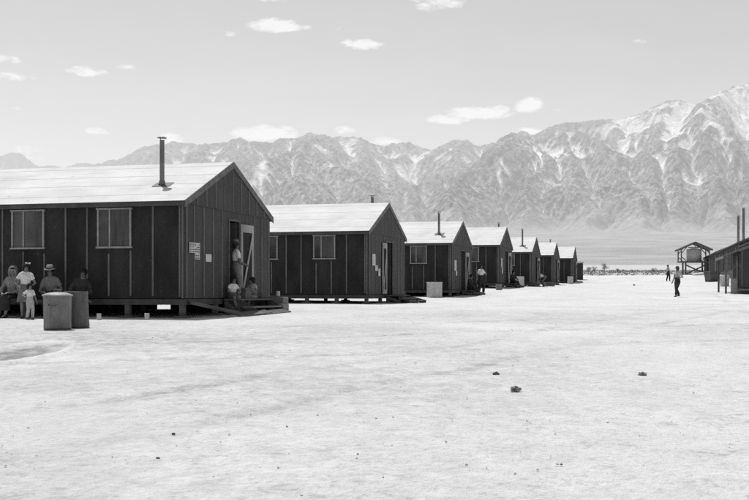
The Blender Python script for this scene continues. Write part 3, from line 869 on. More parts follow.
# ------------------------------------------------------------------ wooden steps at the gables
def steps(i, s0, s1, deck, n, label, depth=0.85):
    o = H(i, 0.0, s0, deck)
    root = empty('wooden_steps', o, -TH, label, 'steps', 'wooden steps at the left row gables')
    w = s1-s0
    base = H(i, depth, (s0+s1)/2); gl = gnd(base.x, base.y)-o.z
    mb = MB()
    for k in range(max(2, int(w/0.2))):
        a = w*k/max(2, int(w/0.2)); b = a+w/max(2, int(w/0.2))-0.012
        mb.box((0.11, a, -0.045), (depth, b, 0.0))
    mb.build('deck', [M['plank']], root)
    bk = MB(); bk.box((0.12, w-0.03, gl-0.05), (depth-0.02, w-0.005, -0.05)); bk.box((0.10, 0.05, gl-0.05), (0.12, w-0.035, -0.05)); bk.build('light_block_board', [M['beam']], root)  # added closed boards that block light so the space under the deck reads dark
    for (x, s) in ((depth-0.09, 0.05), (depth-0.09, w-0.05), (0.2, 0.05)):
        p = MB(); p.box((x-0.04, s-0.04, gl-0.05), (x+0.04, s+0.04, -0.046)); p.build('support_post', [M['beam']], root)
    drop = -gl
    for k in range(n):
        z = -drop*(k+1)/(n+1); x0 = depth+0.02+0.28*k
        t = MB(); t.box((x0, 0.02, z-0.04), (x0+0.29, w-0.02, z)); t.build('tread', [M['plank_pale']], root)
        if n and k == 0 and i == 0:
            pass
    for s in (0.06, w-0.06):
        st = MB(); st.bar((depth-0.05, s, -0.10), (depth+0.28*n+0.12, s, gl+0.02), 0.04, 0.17); st.build('stringer', [M['beam']], root)
    st = MB(); st.bar((0.13, 0.02, -0.10), (depth-0.1, 0.02, gl+0.06), 0.03, 0.09); st.build('cross_brace', [M['plank']], root)
    return root
steps(0, 2.35, 4.8, -0.02, 1, 'broad low wooden steps with two seated children at the nearest barracks doorway', 0.62)
steps(1, 2.5, 4.1, -0.02, 2, 'wooden steps with crossed side boards under the second barracks doorway', 0.75)
steps(2, 2.5, 4.1, -0.02, 1, 'wooden steps at the third barracks doorway, beneath a seated person', 0.75)
steps(3, 2.5, 4.1, -0.02, 1, 'wooden steps at the fourth barracks doorway', 0.75)

def leaning_plank(a, b, w, label):
    mb = MB(); mb.bar(V(a), V(b), w, 0.04, 0, (0.2, -0.3, 0.9))
    o = mb.build('plank', [M['plank']]); tag(o, label, 'plank', 'loose planks by the nearest gable'); return o
leaning_plank(H(0, 0.12, 0.12, -0.10), Hg(0, 0.95, 1.55, 0.06), 0.2, 'weathered plank sloping down from the floor beam at the nearest barracks corner')
leaning_plank(Hg(0, 0.95, 1.2, 0.05), Hg(0, 1.15, 3.0, 0.07), 0.24, 'weathered plank lying along the ground before the broad steps')
leaning_plank(Hg(0, 1.15, 2.6, 0.04), Hg(0, 1.2, 4.4, 0.05), 0.26, 'dark board lying flat at the foot of the broad steps')
def timber(a, b, w, h, label):
    mb = MB(); mb.bar(V(a), V(b), w, h); o = bevel(mb.build('timber', [M['plank_pale']]), 0.015)
    tag(o, label, 'timber', 'timber stacked beside the broad steps'); return o
timber(Hg(0, 0.16, 5.30, 0.11), Hg(0, 0.92, 5.12, 0.11), 0.32, 0.22, 'lower thick timber of the stack beside the broad steps')
timber(Hg(0, 0.14, 5.34, 0.325), Hg(0, 0.88, 5.22, 0.325), 0.32, 0.20, 'upper thick timber of the stack, carrying a tin can')

def tin_can(p, h, r, label, rz=0):
    mb = MB()
    mb.lathe([(r*0.9, 0.006), (r, 0.0), (r, h*0.3), (r*0.98, h*0.31), (r, h*0.33), (r, h*0.66), (r*0.98, h*0.67), (r, h*0.69), (r, h), (r*0.95, h), (r*0.95, 0.012), (0, 0.012)], 18)
    mb.lathe([(0, 0.006), (r*0.9, 0.006)], 18)
    o = mb.build('tin_can', [M['tin']], None, p); tag(o, label, 'tin can', 'tin cans by the nearest barracks'); return o
tin_can(on_ground(99, 26.6), 0.15, 0.055, 'small tin can on the ground nearest the dull open bin')
tin_can(on_ground(147, 26.6), 0.16, 0.06, 'tin can on the ground below the front window, before the gap under the floor')
cp = Hg(0, 0.62, 5.26, 0.425); tin_can(cp, 0.17, 0.06, 'pale tin can standing on the upper timber')

# ------------------------------------------------------------------ bins
def bin_(p, r0, r1, h, label, mat, lid=None, rz=0.0, ribs=True, handle=True, scale=1.0):
    root = empty('waste_bin', p, rz, label, 'bin', 'waste bins along the street', scale)
    mb = MB(); rb = (lambda a, z: 1+0.016*math.cos(24*a)) if ribs else None
    mb.lathe([(0, 0.02), (r0*0.97, 0.02), (r0, 0.0), (r0+0.006, 0.05), (r0+(r1-r0)*0.25, h*0.25), (r0+(r1-r0)*0.5, h*0.5), (r0+(r1-r0)*0.75, h*0.75), (r1, h*0.95), (r1+0.014, h*0.965), (r1+0.014, h*0.985), (r1, h)], 88 if ribs else 30, 0, (0, 0, 0), True, rb)
    if not lid: mb.lathe([(r1, h), (r1-0.012, h), (r0-0.02, 0.05), (0, 0.05)], 30)
    mb.build('body', [mat], root)
    if lid:
        l = MB(); l.lathe([(r1+0.03, h-0.02), (r1+0.032, h+0.005), (r1*0.96, h+0.022), (r1*0.6, h+0.05), (0, h+0.062)], 36)
        lo = l.build('lid', [lid], root)
        hd = MB(); hd.tube([(0, -0.07, h+0.05), (0, -0.06, h+0.115), (0, 0.06, h+0.115), (0, 0.07, h+0.05)], [0.011]*4, 8); hd.build('lid_handle', [M['galv']], lo)
    if handle:
        for s in (-1, 1):
            hb = MB(); c = s*(r1+r0)/2
            hb.tube([(c+s*0.005, -0.08, h*0.74), (c+s*0.045, -0.075, h*0.70), (c+s*0.045, 0.075, h*0.70), (c+s*0.005, 0.08, h*0.74)], [0.009]*4, 8)
            hb.build('handle', [M['galv_dark']], root)
    return root
bin_(on_ground(57.5, 22.3), 0.265, 0.275, 0.70, 'ribbed steel bin with a pale domed lid, in front of the seated people', M['galv'], M['galv_lid'], 1.5)
bn = bin_(on_ground(75.8, 22.95), 0.275, 0.245, 0.76, 'darker dull open steel bin right behind the lidded bin', M['galv_dark'], None, 0.4, False)
bin_(on_ground(434.5, 56.0), 0.385, 0.40, 0.78, 'pale round bin at the third barracks corner', M['galv_pale'], None, 0.2, False, False)
bin_(on_ground(519.8, 84.6), 0.33, 0.33, 0.75, 'pale bin at the fifth barracks corner', M['galv_pale'], None, 0.2, False, False)
bin_(on_ground(570.3, 114.0), 0.29, 0.29, 0.75, 'small pale bin at the farthest left barracks', M['galv_pale'], None, 0.2, False, False)
bin_(on_ground(724.5, 91.0), 0.36, 0.42, 0.86, 'pale lidded bin before the right row', M['galv_pale'], M['galv_lid'], 0.2, False, False)
# flared dark crate at the right row
p = on_ground(712, 108)
cr = empty('crate', p, 0.3, 'big dark flared crate standing before the right row', 'crate')
mb = MB(); b0, b1, hh = 0.45, 0.58, 1.05
vs = [(-b0,-b0,0),(b0,-b0,0),(b0,b0,0),(-b0,b0,0),(-b1,-b1,hh),(b1,-b1,hh),(b1,b1,hh),(-b1,b1,hh),(-b1+.05,-b1+.05,hh),(b1-.05,-b1+.05,hh),(b1-.05,b1-.05,hh),(-b1+.05,b1-.05,hh),(-b0+.05,-b0+.05,.1),(b0-.05,-b0+.05,.1),(b0-.05,b0-.05,.1),(-b0+.05,b0-.05,.1)]
mb.add(vs, [(0,3,2,1),(0,1,5,4),(1,2,6,5),(2,3,7,6),(3,0,4,7),(4,5,9,8),(5,6,10,9),(6,7,11,10),(7,4,8,11),(8,9,13,12),(9,10,14,13),(10,11,15,14),(11,8,12,15),(12,13,14,15)])
mb.build('box', [M['plank']], cr)
for z in (0.1, 0.85):
    k = b0+(b1-b0)*z/hh+0.012
    t = MB()
    for a, b in (((-k,-k,z),(k,-k,z)),((k,-k,z),(k,k,z)),((k,k,z),(-k,k,z)),((-k,k,z),(-k,-k,z))): t.bar(a, b, 0.02, 0.1)
    t.build('batten', [M['beam']], cr)
# low pale canvas heap near the tank stand
p = on_ground(701, 128)
mb = MB()
for (dx, dy, rx, rz) in ((-0.5, 0, 0.55, 0.26), (0.1, 0.1, 0.6, 0.34), (0.6, -0.1, 0.45, 0.2)): mb.ball((dx, dy, 0.02), (rx, 0.4, rz))
hp = remeshed(mb, 'canvas_heap', M['canvas'], None, 0.05, 3); hp.location = p
tag(hp, 'low heap of pale canvas on the ground left of the dark crate', 'canvas')

def wood_box(p, sx, sy, sz, label, mat, rz=0.0, name='wooden_box'):
    root = empty(name, p, rz, label, 'box')
    mb = MB()
    for k in range(3):
        a, b = sz*k/3+0.004, sz*(k+1)/3-0.004
        mb.box((-sx/2, -sy/2, a), (sx/2, -sy/2+0.015, b)); mb.box((-sx/2, sy/2-0.015, a), (sx/2, sy/2, b))
        mb.box((-sx/2, -sy/2+0.016, a), (-sx/2+0.015, sy/2-0.016, b)); mb.box((sx/2-0.015, -sy/2+0.016, a), (sx/2, sy/2-0.016, b))
    mb.box((-sx/2+0.016, -sy/2+0.016, 0.005), (sx/2-0.016, sy/2-0.016, 0.02))
    mb.build('boarding', [mat], root)
    t = MB()
    for x in (-1, 1):
        for y in (-1, 1):
            t.box((x*(sx/2-0.03)-0.02, y*(sy/2-0.03)-0.02, 0.021), (x*(sx/2-0.03)+0.02, y*(sy/2-0.03)+0.02, sz))
    t.build('corner_post', [M['beam']], root)
    return root
wood_box(on_ground(499, 67.5), 0.36, 0.3, 0.36, 'pale wooden box at the fourth barracks near corner', M['plank_pale'])
wood_box(on_ground(533, 89), 0.7, 0.5, 0.4, 'low pale box left of the bending person', M['plank_pale'])
wood_box(on_ground(549.5, 93), 0.8, 0.5, 0.35, 'low box right of the bending person', M['plank'])
wood_box(H(0, 0.30, 3.25, -0.02), 0.36, 0.5, 0.30, 'dark crate on the broad steps between the two seated children', M['plank'], -TH, 'wooden_box')

# bench along the wall of the first barracks
def W0(t, out, dz=None):
    """along the long wall: t left of the corner, out towards the camera"""
    p = H(0, -t, -out)
    p.z = gnd(p.x, p.y)+(dz or 0); return p
bp = W0(4.05, 0.5)
be = empty('bench', bp, -TH, 'low plank bench along the wall of the nearest barracks, under the seated people', 'bench')
mb = MB(); mb.box((-1.6, -0.17, 0.39), (1.6, -0.005, 0.43)); mb.box((-1.6, 0.005, 0.39), (1.6, 0.17, 0.43)); mb.build('seat', [M['plank']], be)
for x in (-1.35, 0, 1.35):
    mb = MB(); mb.box((x-0.03, -0.15, -0.03), (x+0.03, 0.15, 0.388)); mb.build('leg', [M['beam']], be)

# ------------------------------------------------------------------ people
def ik(a, b, l1, l2, pole):
    a, b = V(a), V(b); d = b-a; L = min(d.length, (l1+l2)*0.999); dn = d.normalized()
    x = (l1*l1-l2*l2+L*L)/(2*L); h = math.sqrt(max(l1*l1-x*x, 1e-6))
    p = V(pole)-dn*V(pole).dot(dn)
    if p.length < 1e-4: p = V((0, -1, 0))-dn*dn.y*-1
    return a+dn*x+p.normalized()*h, a+dn*L

def person(loc, rz, label, pelvis=(0, 0, 0.93), lean=(0, 0, 1), side=(1, 0, 0), head_dir=None, face=(0, -1, 0), hands=None, feet=None, knees=None, elbows=None,
           top='white_cloth', sleeve=0.5, bottom='dark_cloth', style='trousers', hat=None, hair='short', shoes='leather', skin='skin', scale=1.0, head_scale=1.0, bow=False, vox=0.012, hem=0.45, group=None, suspenders=False, scarf=None, hat_mat='straw', bulk=1.0):
    root = empty('person', loc, rz, label, 'person', group, scale)
    pel = V(pelvis); up = V(lean).normalized(); sd = V(side); sd = (sd-up*sd.dot(up)).normalized(); fr = up.cross(sd)   # fr points to the back for up=z, side=x
    fr = sd.cross(up)    # front direction (-y) : x cross z = -y
    neck = pel+up*0.50
    hd = V(head_dir).normalized() if head_dir else up
    headc = neck+hd*0.152
    fc = V(face); fc = (fc-hd*fc.dot(hd)).normalized(); fs = hd.cross(fc)
    RM = Matrix((fs, -fc, hd)).transposed()      # local x: side, local -y: face
    shL, shR = neck-up*0.075+sd*0.165*bulk, neck-up*0.075-sd*0.165*bulk
    hpL, hpR = pel-up*0.04+sd*0.088, pel-up*0.04-sd*0.088
    hands = hands or [pel+sd*0.27+V((0, -0.02, -0.10)), pel-sd*0.27+V((0, -0.02, -0.10))]
    feet = feet or [V((0.10, 0.02, 0.085)), V((-0.10, 0.02, 0.085))]
    elbows = elbows or [-fr+sd*0.4, -fr-sd*0.4]
    knees = knees or [fr, fr]
    arms = []; legs = []
    for s_, h_, e_ in zip((shL, shR), hands, elbows): arms.append((s_,)+ik(s_, h_, 0.285, 0.25, e_))
    for s_, f_, k_ in zip((hpL, hpR), feet, knees): legs.append((s_,)+ik(s_, f_, 0.42, 0.41, k_))
    b = MB()
    # torso, neck
    tor = [(-0.10, .135, .095), (0.0, .158, .112), (0.10, .142, .10), (0.20, .138, .098), (0.32, .158, .112), (0.40, .172*bulk, .105), (0.455, .135, .08), (0.50, .062, .06)]
    def torso(mb, inf, lo=0, hi=len(tor)):
        mb.tube([pel+up*t[0] for t in tor[lo:hi]], [(t[1]+inf, t[2]+inf) for t in tor[lo:hi]], 20, 0, sd)
    torso(b, 0)
    for q_ in (shL, shR): b.tube([neck+up*0.025, neck.lerp(q_, .5)+up*.012, q_], [.045, .055, .055], 12)
    b.tube([neck-up*0.03, neck+hd*0.05, neck+hd*0.10], [.060, .052, .052], 12)
    hs = head_scale
    def hp(x, y, z): return headc+RM @ V((x*hs, y*hs, z*hs+0.02*(hs-1)))
    b.ball(hp(0, 0.012, 0.025), (.074*hs, .092*hs, .088*hs), 16, 10, 0, RM)
    b.ball(hp(0, -0.02, -0.03), (.058*hs, .066*hs, .078*hs), 14, 9, 0, RM)
    b.ball(hp(0, -0.055, -0.075), (.028*hs, .024*hs, .022*hs), 10, 7, 0, RM)         # chin
    b.tube([hp(0, -0.082, 0.02), hp(0, -0.105, -0.018), hp(0, -0.082, -0.028)], [.011*hs, .017*hs, .012*hs], 8)   # nose
    b.ball(hp(0, -0.08, -0.048), (.024*hs, .013*hs, .010*hs), 10, 6, 0, RM)          # lips
    for x in (-1, 1):
        b.ball(hp(x*0.076, 0.012, -0.005), (.012*hs, .022*hs, .032*hs), 8, 6, 0, RM)   # ear
        b.ball(hp(x*0.033, -0.076, 0.032), (.024*hs, .012*hs, .009*hs), 8, 6, 0, RM)   # brow
    for (s0, e0, w0) in arms:
        b.ball(s0, .058); b.tube([s0, s0.lerp(e0, .5), e0, e0.lerp(w0, .35), w0], [.052, .046, .038, .039, .026], 12)
        d = (w0-e0).normalized(); pl = w0+d*0.085
        q = d.cross(V((0, 0, 1)) if abs(d.z) < .9 else sd).normalized()   # across the palm
        nrm = d.cross(q)
        b.tube([w0-d*0.01, w0+d*0.04, pl], [(.027, .02), (.040, .017), (.042, .014)], 10, 0, q)
        for k, (off, ln) in enumerate(((-.030, .062), (-.010, .074), (.011, .070), (.031, .054))):
            f0 = pl-d*0.006+q*off
            b.tube([f0, f0+d*ln*.45+nrm*.006, f0+d*ln*.78+nrm*.022, f0+d*ln*.9+nrm*.038], [.0105, .010, .009, .008], 7)
        b.tube([w0+d*0.03-q*.032, w0+d*0.065-q*.060+nrm*.012, w0+d*0.10-q*.064+nrm*.026], [.014, .012, .009], 7)
    for (h0, k0, a0) in legs:
        b.tube([h0, h0.lerp(k0, .5), k0, k0.lerp(a0, .35), a0], [.085, .072, .053, .054, .036], 14)
    foot_dir = []
    for (h0, k0, a0), kn in zip(legs, knees):
        fd = V((kn[0], kn[1], 0)); fd = fd.normalized() if fd.length > .05 else V((0, -1, 0)); foot_dir.append(fd)
        b.tube([a0+fd*-0.05-V((0, 0, .045)), a0-V((0, 0, .035))+fd*0.03, a0+fd*0.16-V((0, 0, .058))], [(.034, .032), (.042, .042), (.036, .02)], 12)
    remeshed(b, 'body', M[skin], root, vox, 3)
    # clothes
    t = MB(); torso(t, .016, 1 if style == 'trousers' else 0, 7)
    for q_ in (shL, shR): t.tube([neck+up*0.005, neck.lerp(q_, .5)+up*.012, q_], [.052, .066, .066], 12)
    t.tube([neck-up*.07, neck+up*.01], [(.10, .085), (.066, .064)], 14, 0, sd)
    for (s0, e0, w0) in arms:
        t.ball(s0, .060)
        if sleeve <= 0.55:
            t.tube([s0, s0.lerp(e0, sleeve*1.2)], [.059, .058], 14)
        else:
            t.tube([s0, s0.lerp(e0, .6), e0, e0.lerp(w0, sleeve)], [.060, .055, .050, .042], 14)
    remeshed(t, 'shirt', M[top], root, vox, 3)
    l = MB()
    if style == 'trousers' or style == 'shorts':
        torso(l, .019, 0, 4)
        for (h0, k0, a0) in legs:
            l.ball(h0, .10)
            if style == 'trousers':
                l.tube([h0, h0.lerp(k0, .5), k0, k0.lerp(a0, .5), a0.lerp(k0, .06)], [.108, .100, .086, .080, .074], 16)
            else:
                l.tube([h0, h0.lerp(k0, .75)], [.100, .095], 16)
        remeshed(l, 'trousers' if style == 'trousers' else 'shorts', M[bottom], root, vox, 3)
    else:
        kc = (legs[0][1]+legs[1][1])/2
        if abs(kc.z-pel.z) < 0.22:      # seated: the cloth lies over the thighs and falls from the knees
            l.tube([pel+V((0, 0.03, 0.02)), pel.lerp(kc, .5)+V((0, 0, .03)), kc+V((0, 0, 0.02))], [(.19, .13), (.20, .10), (.19, .085)], 18, 0, sd)
            l.tube([kc+V((0, 0, 0.03)), kc+fr*0.03-V((0, 0, .15)), kc+fr*0.02-V((0, 0, hem*0.6))], [(.17, .085), (.19, .10), (.21, .11)], 18, 0, sd)
        else:
            l.tube([pel+up*.16, pel+up*.05, pel-V((0, 0, .10)), V((pel.x, pel.y, hem))], [(.150, .115), (.175, .135), (.205, .165), (.27, .22)], 24, 0, sd)
        remeshed(l, 'skirt', M[bottom], root, vox, 3)
    if suspenders:
        for x in (-1, 1):
            sp = MB()
            pts = [pel+up*.10+sd*x*.075+fr*.128, pel+up*.30+sd*x*.08+fr*.136, pel+up*.47+sd*x*.085+fr*.06, pel+up*.48+sd*x*.08-fr*.04, pel+up*.30+sd*x*.05-fr*.136, pel+up*.10+sd*x*.03-fr*.128]
            sp.tube(pts, [(.016, .008)]*6, 8, 0, sd); sp.build('suspender', [M['dark_cloth']], root)
    for (h0, k0, a0), fd in zip(legs, foot_dir):
        s = MB()
        s.tube([a0-fd*0.062-V((0, 0, .045)), a0-V((0, 0, .04))+fd*0.02, a0+fd*0.10-V((0, 0, .055)), a0+fd*0.175-V((0, 0, .062))], [(.040, .038), (.046, .048), (.046, .030), (.034, .022)], 14)
        s.tube([a0-V((0, 0, .05)), a0+V((0, 0, .0))], [.046, .046], 12)
        remeshed(s, 'shoe', M[shoes], root, vox, 2)
    # hair, headwear
    if hair:
        h = MB()
        h.ball(hp(0, 0.028, 0.036), (.095*hs, .106*hs, .104*hs), 18, 12, 0, RM); h.ball(hp(0, 0.055, -0.02), (.078*hs, .062*hs, .07*hs), 14, 9, 0, RM)
        if hair in ('bob', 'long'):
            for x in (-1, 1): h.tube([hp(x*.066, .01, .06), hp(x*.082, .012, -.01), hp(x*.074, .02, -.075)], [(.028*hs, .055*hs), (.026*hs, .060*hs), (.02*hs, .045*hs)], 12, 0, fs)
            h.tube([hp(0, .05, .06), hp(0, .085, 0), hp(0, .078, -.08 if hair == 'bob' else -.13)], [(.07*hs, .05*hs), (.082*hs, .036*hs), (.07*hs, .024*hs)], 14, 0, fs)
            h.ball(hp(0, -.055, .083), (.076*hs, .044*hs, .036*hs), 12, 8, 0, RM)
        else:
            h.ball(hp(0, -.045, .088), (.070*hs, .044*hs, .032*hs), 12, 8, 0, RM)
        remeshed(h, 'hair', M['hair'], root, vox, 2)
    for x in (-1, 1):
        e = MB(); e.ball(hp(x*.032, -.0815, .016), (.013*hs, .008*hs, .008*hs), 8, 6, 0, RM); e.build('eye', [M['eye']], root)
    if scarf:
        h = MB(); h.ball(hp(0, 0.03, 0.035), (.114*hs, .124*hs, .121*hs), 18, 12, 0, RM)
        for x in (-1, 1): h.tube([hp(x*.085, -.01, .06), hp(x*.098, -.01, -.03), hp(x*.072, -.02, -.11), hp(x*.05, -.035, -.16)], [(.022, .06), (.02, .065), (.022, .055), (.03, .04)], 12, 0, fs)
        h.tube([hp(0, .07, .04), hp(0, .10, -.05), hp(0, .11, -.17)], [(.08, .05), (.095, .035), (.11, .03)], 14, 0, fs)
        remeshed(h, 'headscarf', M[scarf], root, vox, 2)
    if bow:
        h = MB()
        for x in (-1, 1): h.tube([hp(.03+x*.006, -.03, .138), hp(.03+x*.04, -.03, .148), hp(.03+x*.07, -.03, .142)], [(.012, .012), (.020, .026), (.014, .024)], 10, 0, fs)
        h.build('hair_bow', [M['white_cloth']], root)
    if hat:
        h = MB(); z0 = .062
        w = .155 if hat == 'wide' else .135
        prof = [(.088, z0), (w, z0-.006), (w+.004, z0+.002), (.098, z0+.012), (.092, z0+.06), (.084, z0+.10), (.06, z0+.118), (0, z0+.112)]
        n = 24; vs = []
        for (r, z) in prof:
            for k in range(n):
                a = 2*math.pi*k/n
                vs.append(hp(r*math.cos(a)*.92, .008+r*math.sin(a)*1.08, z+(.012*math.cos(2*a) if r > .12 else 0)))
        fs_ = [(i*n+k, i*n+(k+1) % n, (i+1)*n+(k+1) % n, (i+1)*n+k) for i in range(len(prof)-1) for k in range(n)]
        h.add(vs, fs_, 0, True)
        ho = h.build('hat', [M[hat_mat]], root)
        bd = MB(); vs = []
        for z in (z0+.014, z0+.038):
            for k in range(n):
                a = 2*math.pi*k/n; vs.append(hp(.1*math.cos(a)*.92, .008+.1*math.sin(a)*1.08, z))
        bd.add(vs, [(k, (k+1) % n, n+(k+1) % n, n+k) for k in range(n)], 0, True); bd.build('hat_band', [M['dark_cloth']], ho)
    return root

def seated(seat, lap=True, spread=0.10, reach=0.44, lean=(0, -0.06, 1)):
    return dict(pelvis=(0, 0.05, seat+0.10), lean=lean, feet=[V((spread, -reach, .085)), V((-spread, -reach+.05, .085))], knees=[V((0.1, -1, .8)), V((-.1, -1, .8))],
                hands=[V((0.10, -0.30, seat+.20)), V((-0.10, -0.28, seat+.19))], elbows=[V((.8, .5, -.3)), V((-.8, .5, -.3))])

# group by the wall of the first barracks
def wall_person(px, out):
    # solve t for the photo column
    best = min(np.linspace(0, 9, 1801), key=lambda t: abs(374.5+F*W0(t, out).x/W0(t, out).y-px))
    return W0(best, out)
person(wall_person(12, 0.55), -0.25, 'woman seated at far left in a pale headscarf, print blouse and dark skirt', **seated(0.43, lean=(0.10, -0.16, 1)), head_dir=(0.12, -0.2, 1), top='print_cloth', sleeve=0.6, bottom='dark_cloth', style='skirt', hair='short', scarf='scarf', hem=0.5, face=(0.25, -1, -.1))
person(wall_person(25.5, 1.0), 0.15, 'girl standing in white blouse and grey skirt with a white bow in her dark hair', lean=(0.05, -0.10, 1), head_dir=(0.12, -0.22, 1), top='white_cloth', sleeve=0.45, bottom='mid_cloth', style='skirt', hair='bob', bow=True, scale=0.80, head_scale=1.08, hem=0.52, shoes='leather',
       hands=[V((0.13, -0.22, 0.98)), V((-0.16, -0.20, 1.0))], elbows=[V((1, .6, 0)), V((-1, .6, 0))], face=(0.1, -1, -.25))
person(wall_person(30.0, 1.45), 0.7, 'toddler standing in pale overalls in front of the girl with the bow', top='white_cloth', sleeve=0.55, bottom='pale_cloth', style='trousers', hair='bob', scale=0.50, head_scale=1.45, shoes='leather',
       hands=[V((0.30, -0.10, 0.86)), V((-0.34, -0.16, 1.12))], suspenders=False, bulk=1.05, feet=[V((0.10, -.06, .085)), V((-.12, .06, .085))], vox=0.016)
person(wall_person(52, 0.55), 0.15, 'seated man in a pale brimmed straw hat and grey shirt behind the lidded bin', **seated(0.43, lean=(-0.06, -0.26, 1)), head_dir=(-0.05, -0.1, 1), top='mid_cloth', sleeve=0.5, bottom='dark_cloth', hat='wide', hair='short', skin='skin_dk', face=(-.2, -1, -.1))
person(wall_person(79, 0.45), 0.35, 'person in dark clothes seated behind the dull open bin', **seated(0.40, lean=(0.16, -0.34, 1)), head_dir=(0.1, -0.35, 1), top='dark_cloth', sleeve=0.9, bottom='dark_cloth', hair='short', skin='skin_dk', face=(-.3, -1, -.2))
# doorway of the first barracks
p = H(0, 0.20, 3.02, -0.02)
person(p, 2.0, 'man in a brimmed hat and pale shirt standing at the nearest barracks doorway', top='white_cloth', sleeve=0.5, bottom='mid_cloth', hat='wide', hair='short', hat_mat='felt', scale=0.93,
       hands=[V((0.16, -0.26, 1.02)), V((-0.15, -0.26, 1.0))], face=(0.5, -1, -.1), skin='skin_dk')
def kid(p, rz, label, **k):
    person(p, rz, label, pelvis=(0, .05, .10), lean=(0, -.15, 1), feet=[V((.10, -.50, -.30)), V((-.06, -.48, -.32))], knees=[V((.1, -1, .9)), V((-.1, -1, .9))],
           hands=[V((.14, -.32, .24)), V((-.12, -.34, .22))], elbows=[V((.8, .5, -.3)), V((-.8, .5, -.3))], scale=.66, head_scale=1.22, hair='bob', **k)
kid(H(0, 0.26, 2.62, -0.02), 0.55, 'dark-haired child in a pale shirt seated at the left of the broad steps', top='white_cloth', bottom='mid_cloth', style='trousers', sleeve=.4, face=(.3, -1, -.2))
kid(H(0, 0.42, 3.72, -0.02), -0.55, 'dark-haired child in a grey dress seated at the right of the broad steps', top='pale_cloth', bottom='mid_cloth', style='trousers', sleeve=.4, face=(-.4, -1, -.2))
# further people
person(on_ground(481, 61), 0.5, 'man in a white shirt and dark trousers standing before the third barracks', scale=0.96, top='white_cloth', sleeve=.5, bottom='dark_cloth', hair='short', vox=0.016,
       hands=[V((.17, -.26, 1.18)), V((-.26, -.02, .84))], face=(-.2, -1, 0), feet=[V((.13, -.05, .085)), V((-.13, .06, .085))])
def ledge(): return dict(pelvis=(0, .05, .10), lean=(0, -.2, 1), feet=[V((.12, -.52, -.24)), V((-.10, -.48, -.25))], knees=[V((.1, -1, .9)), V((-.1, -1, .9))],
            hands=[V((.12, -.36, .26)), V((-.12, -.36, .24))], elbows=[V((.8, .5, -.3)), V((-.8, .5, -.3))])
person(H(2, 0.50, 2.95, -0.02), 0.9, 'dark-clad person seated on the third barracks steps', **ledge(), top='dark_cloth', sleeve=.9, bottom='dark_cloth', hair='short', vox=0.018, skin='skin_dk')
person(H(3, 0.50, 2.95, -0.02), 0.7, 'dark-clad person seated on the fourth barracks steps', **ledge(), top='dark_cloth', sleeve=.9, bottom='dark_cloth', hair='short', vox=0.018)
person(on_ground(542, 90), -1.25, 'person in a white shirt bending far forward near the fifth barracks', pelvis=(0, .22, .80), lean=(0, -.95, .32), head_dir=(0, -.9, -.15), face=(0, -.3, -1), hands=[V((.16, -.36, .28)), V((-.14, -.34, .30))],
       elbows=[V((.8, .3, .2)), V((-.8, .3, .2))], top='white_cloth', sleeve=.5, bottom='mid_cloth', hair='short', vox=0.02, feet=[V((.14, .12, .085)), V((-.14, .2, .085))])
person(on_ground(677.5, 62), -0.95, 'man in a brimmed hat, pale shirt and suspenders walking in the street at right', top='pale_cloth', sleeve=.8, bottom='dark_cloth', hat='wide', hair='short', hat_mat='felt', suspenders=True, vox=0.016,
       pelvis=(0, 0, .91), lean=(0, -.03, 1), feet=[V((.09, -.24, .085)), V((-.09, .24, .12))], hands=[V((.22, -.13, 1.08)), V((-.25, -.12, .86))], skin='skin_dk', scale=1.0)
person(on_ground(668, 117), 0.6, 'small distant person in a pale shirt standing left of the walking man', top='pale_cloth', sleeve=.8, bottom='dark_cloth', hair='short', vox=0.025, hat='wide',
       feet=[V((.11, -.12, .085)), V((-.10, .12, .085))])

# ------------------------------------------------------------------ roofed tank stand
p = on_ground(694, 150)
tk = empty('tank_stand', p, -0.12, 'timber stand carrying a round tank under a small gabled roof, beyond the walking man', 'tank stand')
LX, LY, PH, RH = 1.30, 1.2, 1.95, 3.55
for x in (-LX, LX):
    for y in (-LY, LY):
        mb = MB(); mb.box((x-.1, y-.1, -.1), (x+.1, y+.1, PH)); mb.build('leg', [M['tower']], tk)
for y in (-LY-.11, LY+.11):
    for a, b in () if y > 0 else (((-LX, y, .35), (LX, y, 1.6)), ((LX, y-.055 if y < 0 else y+.055, .35), (-LX, y-.055 if y < 0 else y+.055, 1.6))):
        mb = MB(); mb.bar(a, b, .05, .19); mb.build('cross_brace', [M['tower']], tk)
    mb = MB(); mb.bar((-LX, y, .30), (LX, y, .30), .06, .16); mb.build('girt', [M['tower']], tk)
mb = MB(); mb.box((-2.0, -1.55, PH), (1.9, 1.55, PH+.18)); mb.build('platform', [M['tower']], tk)
mb = MB(); mb.lathe([(0, PH+.181), (.98, PH+.181), (1.0, PH+.25), (1.0, PH+.9), (1.015, PH+.93), (1.0, PH+.96), (1.0, PH+1.75), (.96, PH+1.8), (.3, PH+1.95), (0, PH+1.96)], 28); mb.build('tank', [M['tank']], tk)
for x in (-1.9, 1.8):
    for y in (-1.4, 1.4):
        mb = MB(); mb.box((x-.07, y-.07, PH+.181), (x+.07, y+.07, RH+.25)); mb.build('roof_post', [M['tower']], tk)
for y in (-1.4, 1.4):
    for x, sx in ((-1.9, 1), (1.8, -1)):
        mb = MB(); mb.bar((x+.05*sx, y, RH-.35), (x+.85*sx, y, RH+.62), .08, .1); mb.build('knee_brace', [M['tower']], tk)
        mb = MB(); mb.bar((x+.05*sx, y-.09, PH+.75), (x+.6*sx, y-.09, PH+.22), .06, .09); mb.build('knee_brace', [M['tower']], tk)
mb = MB()
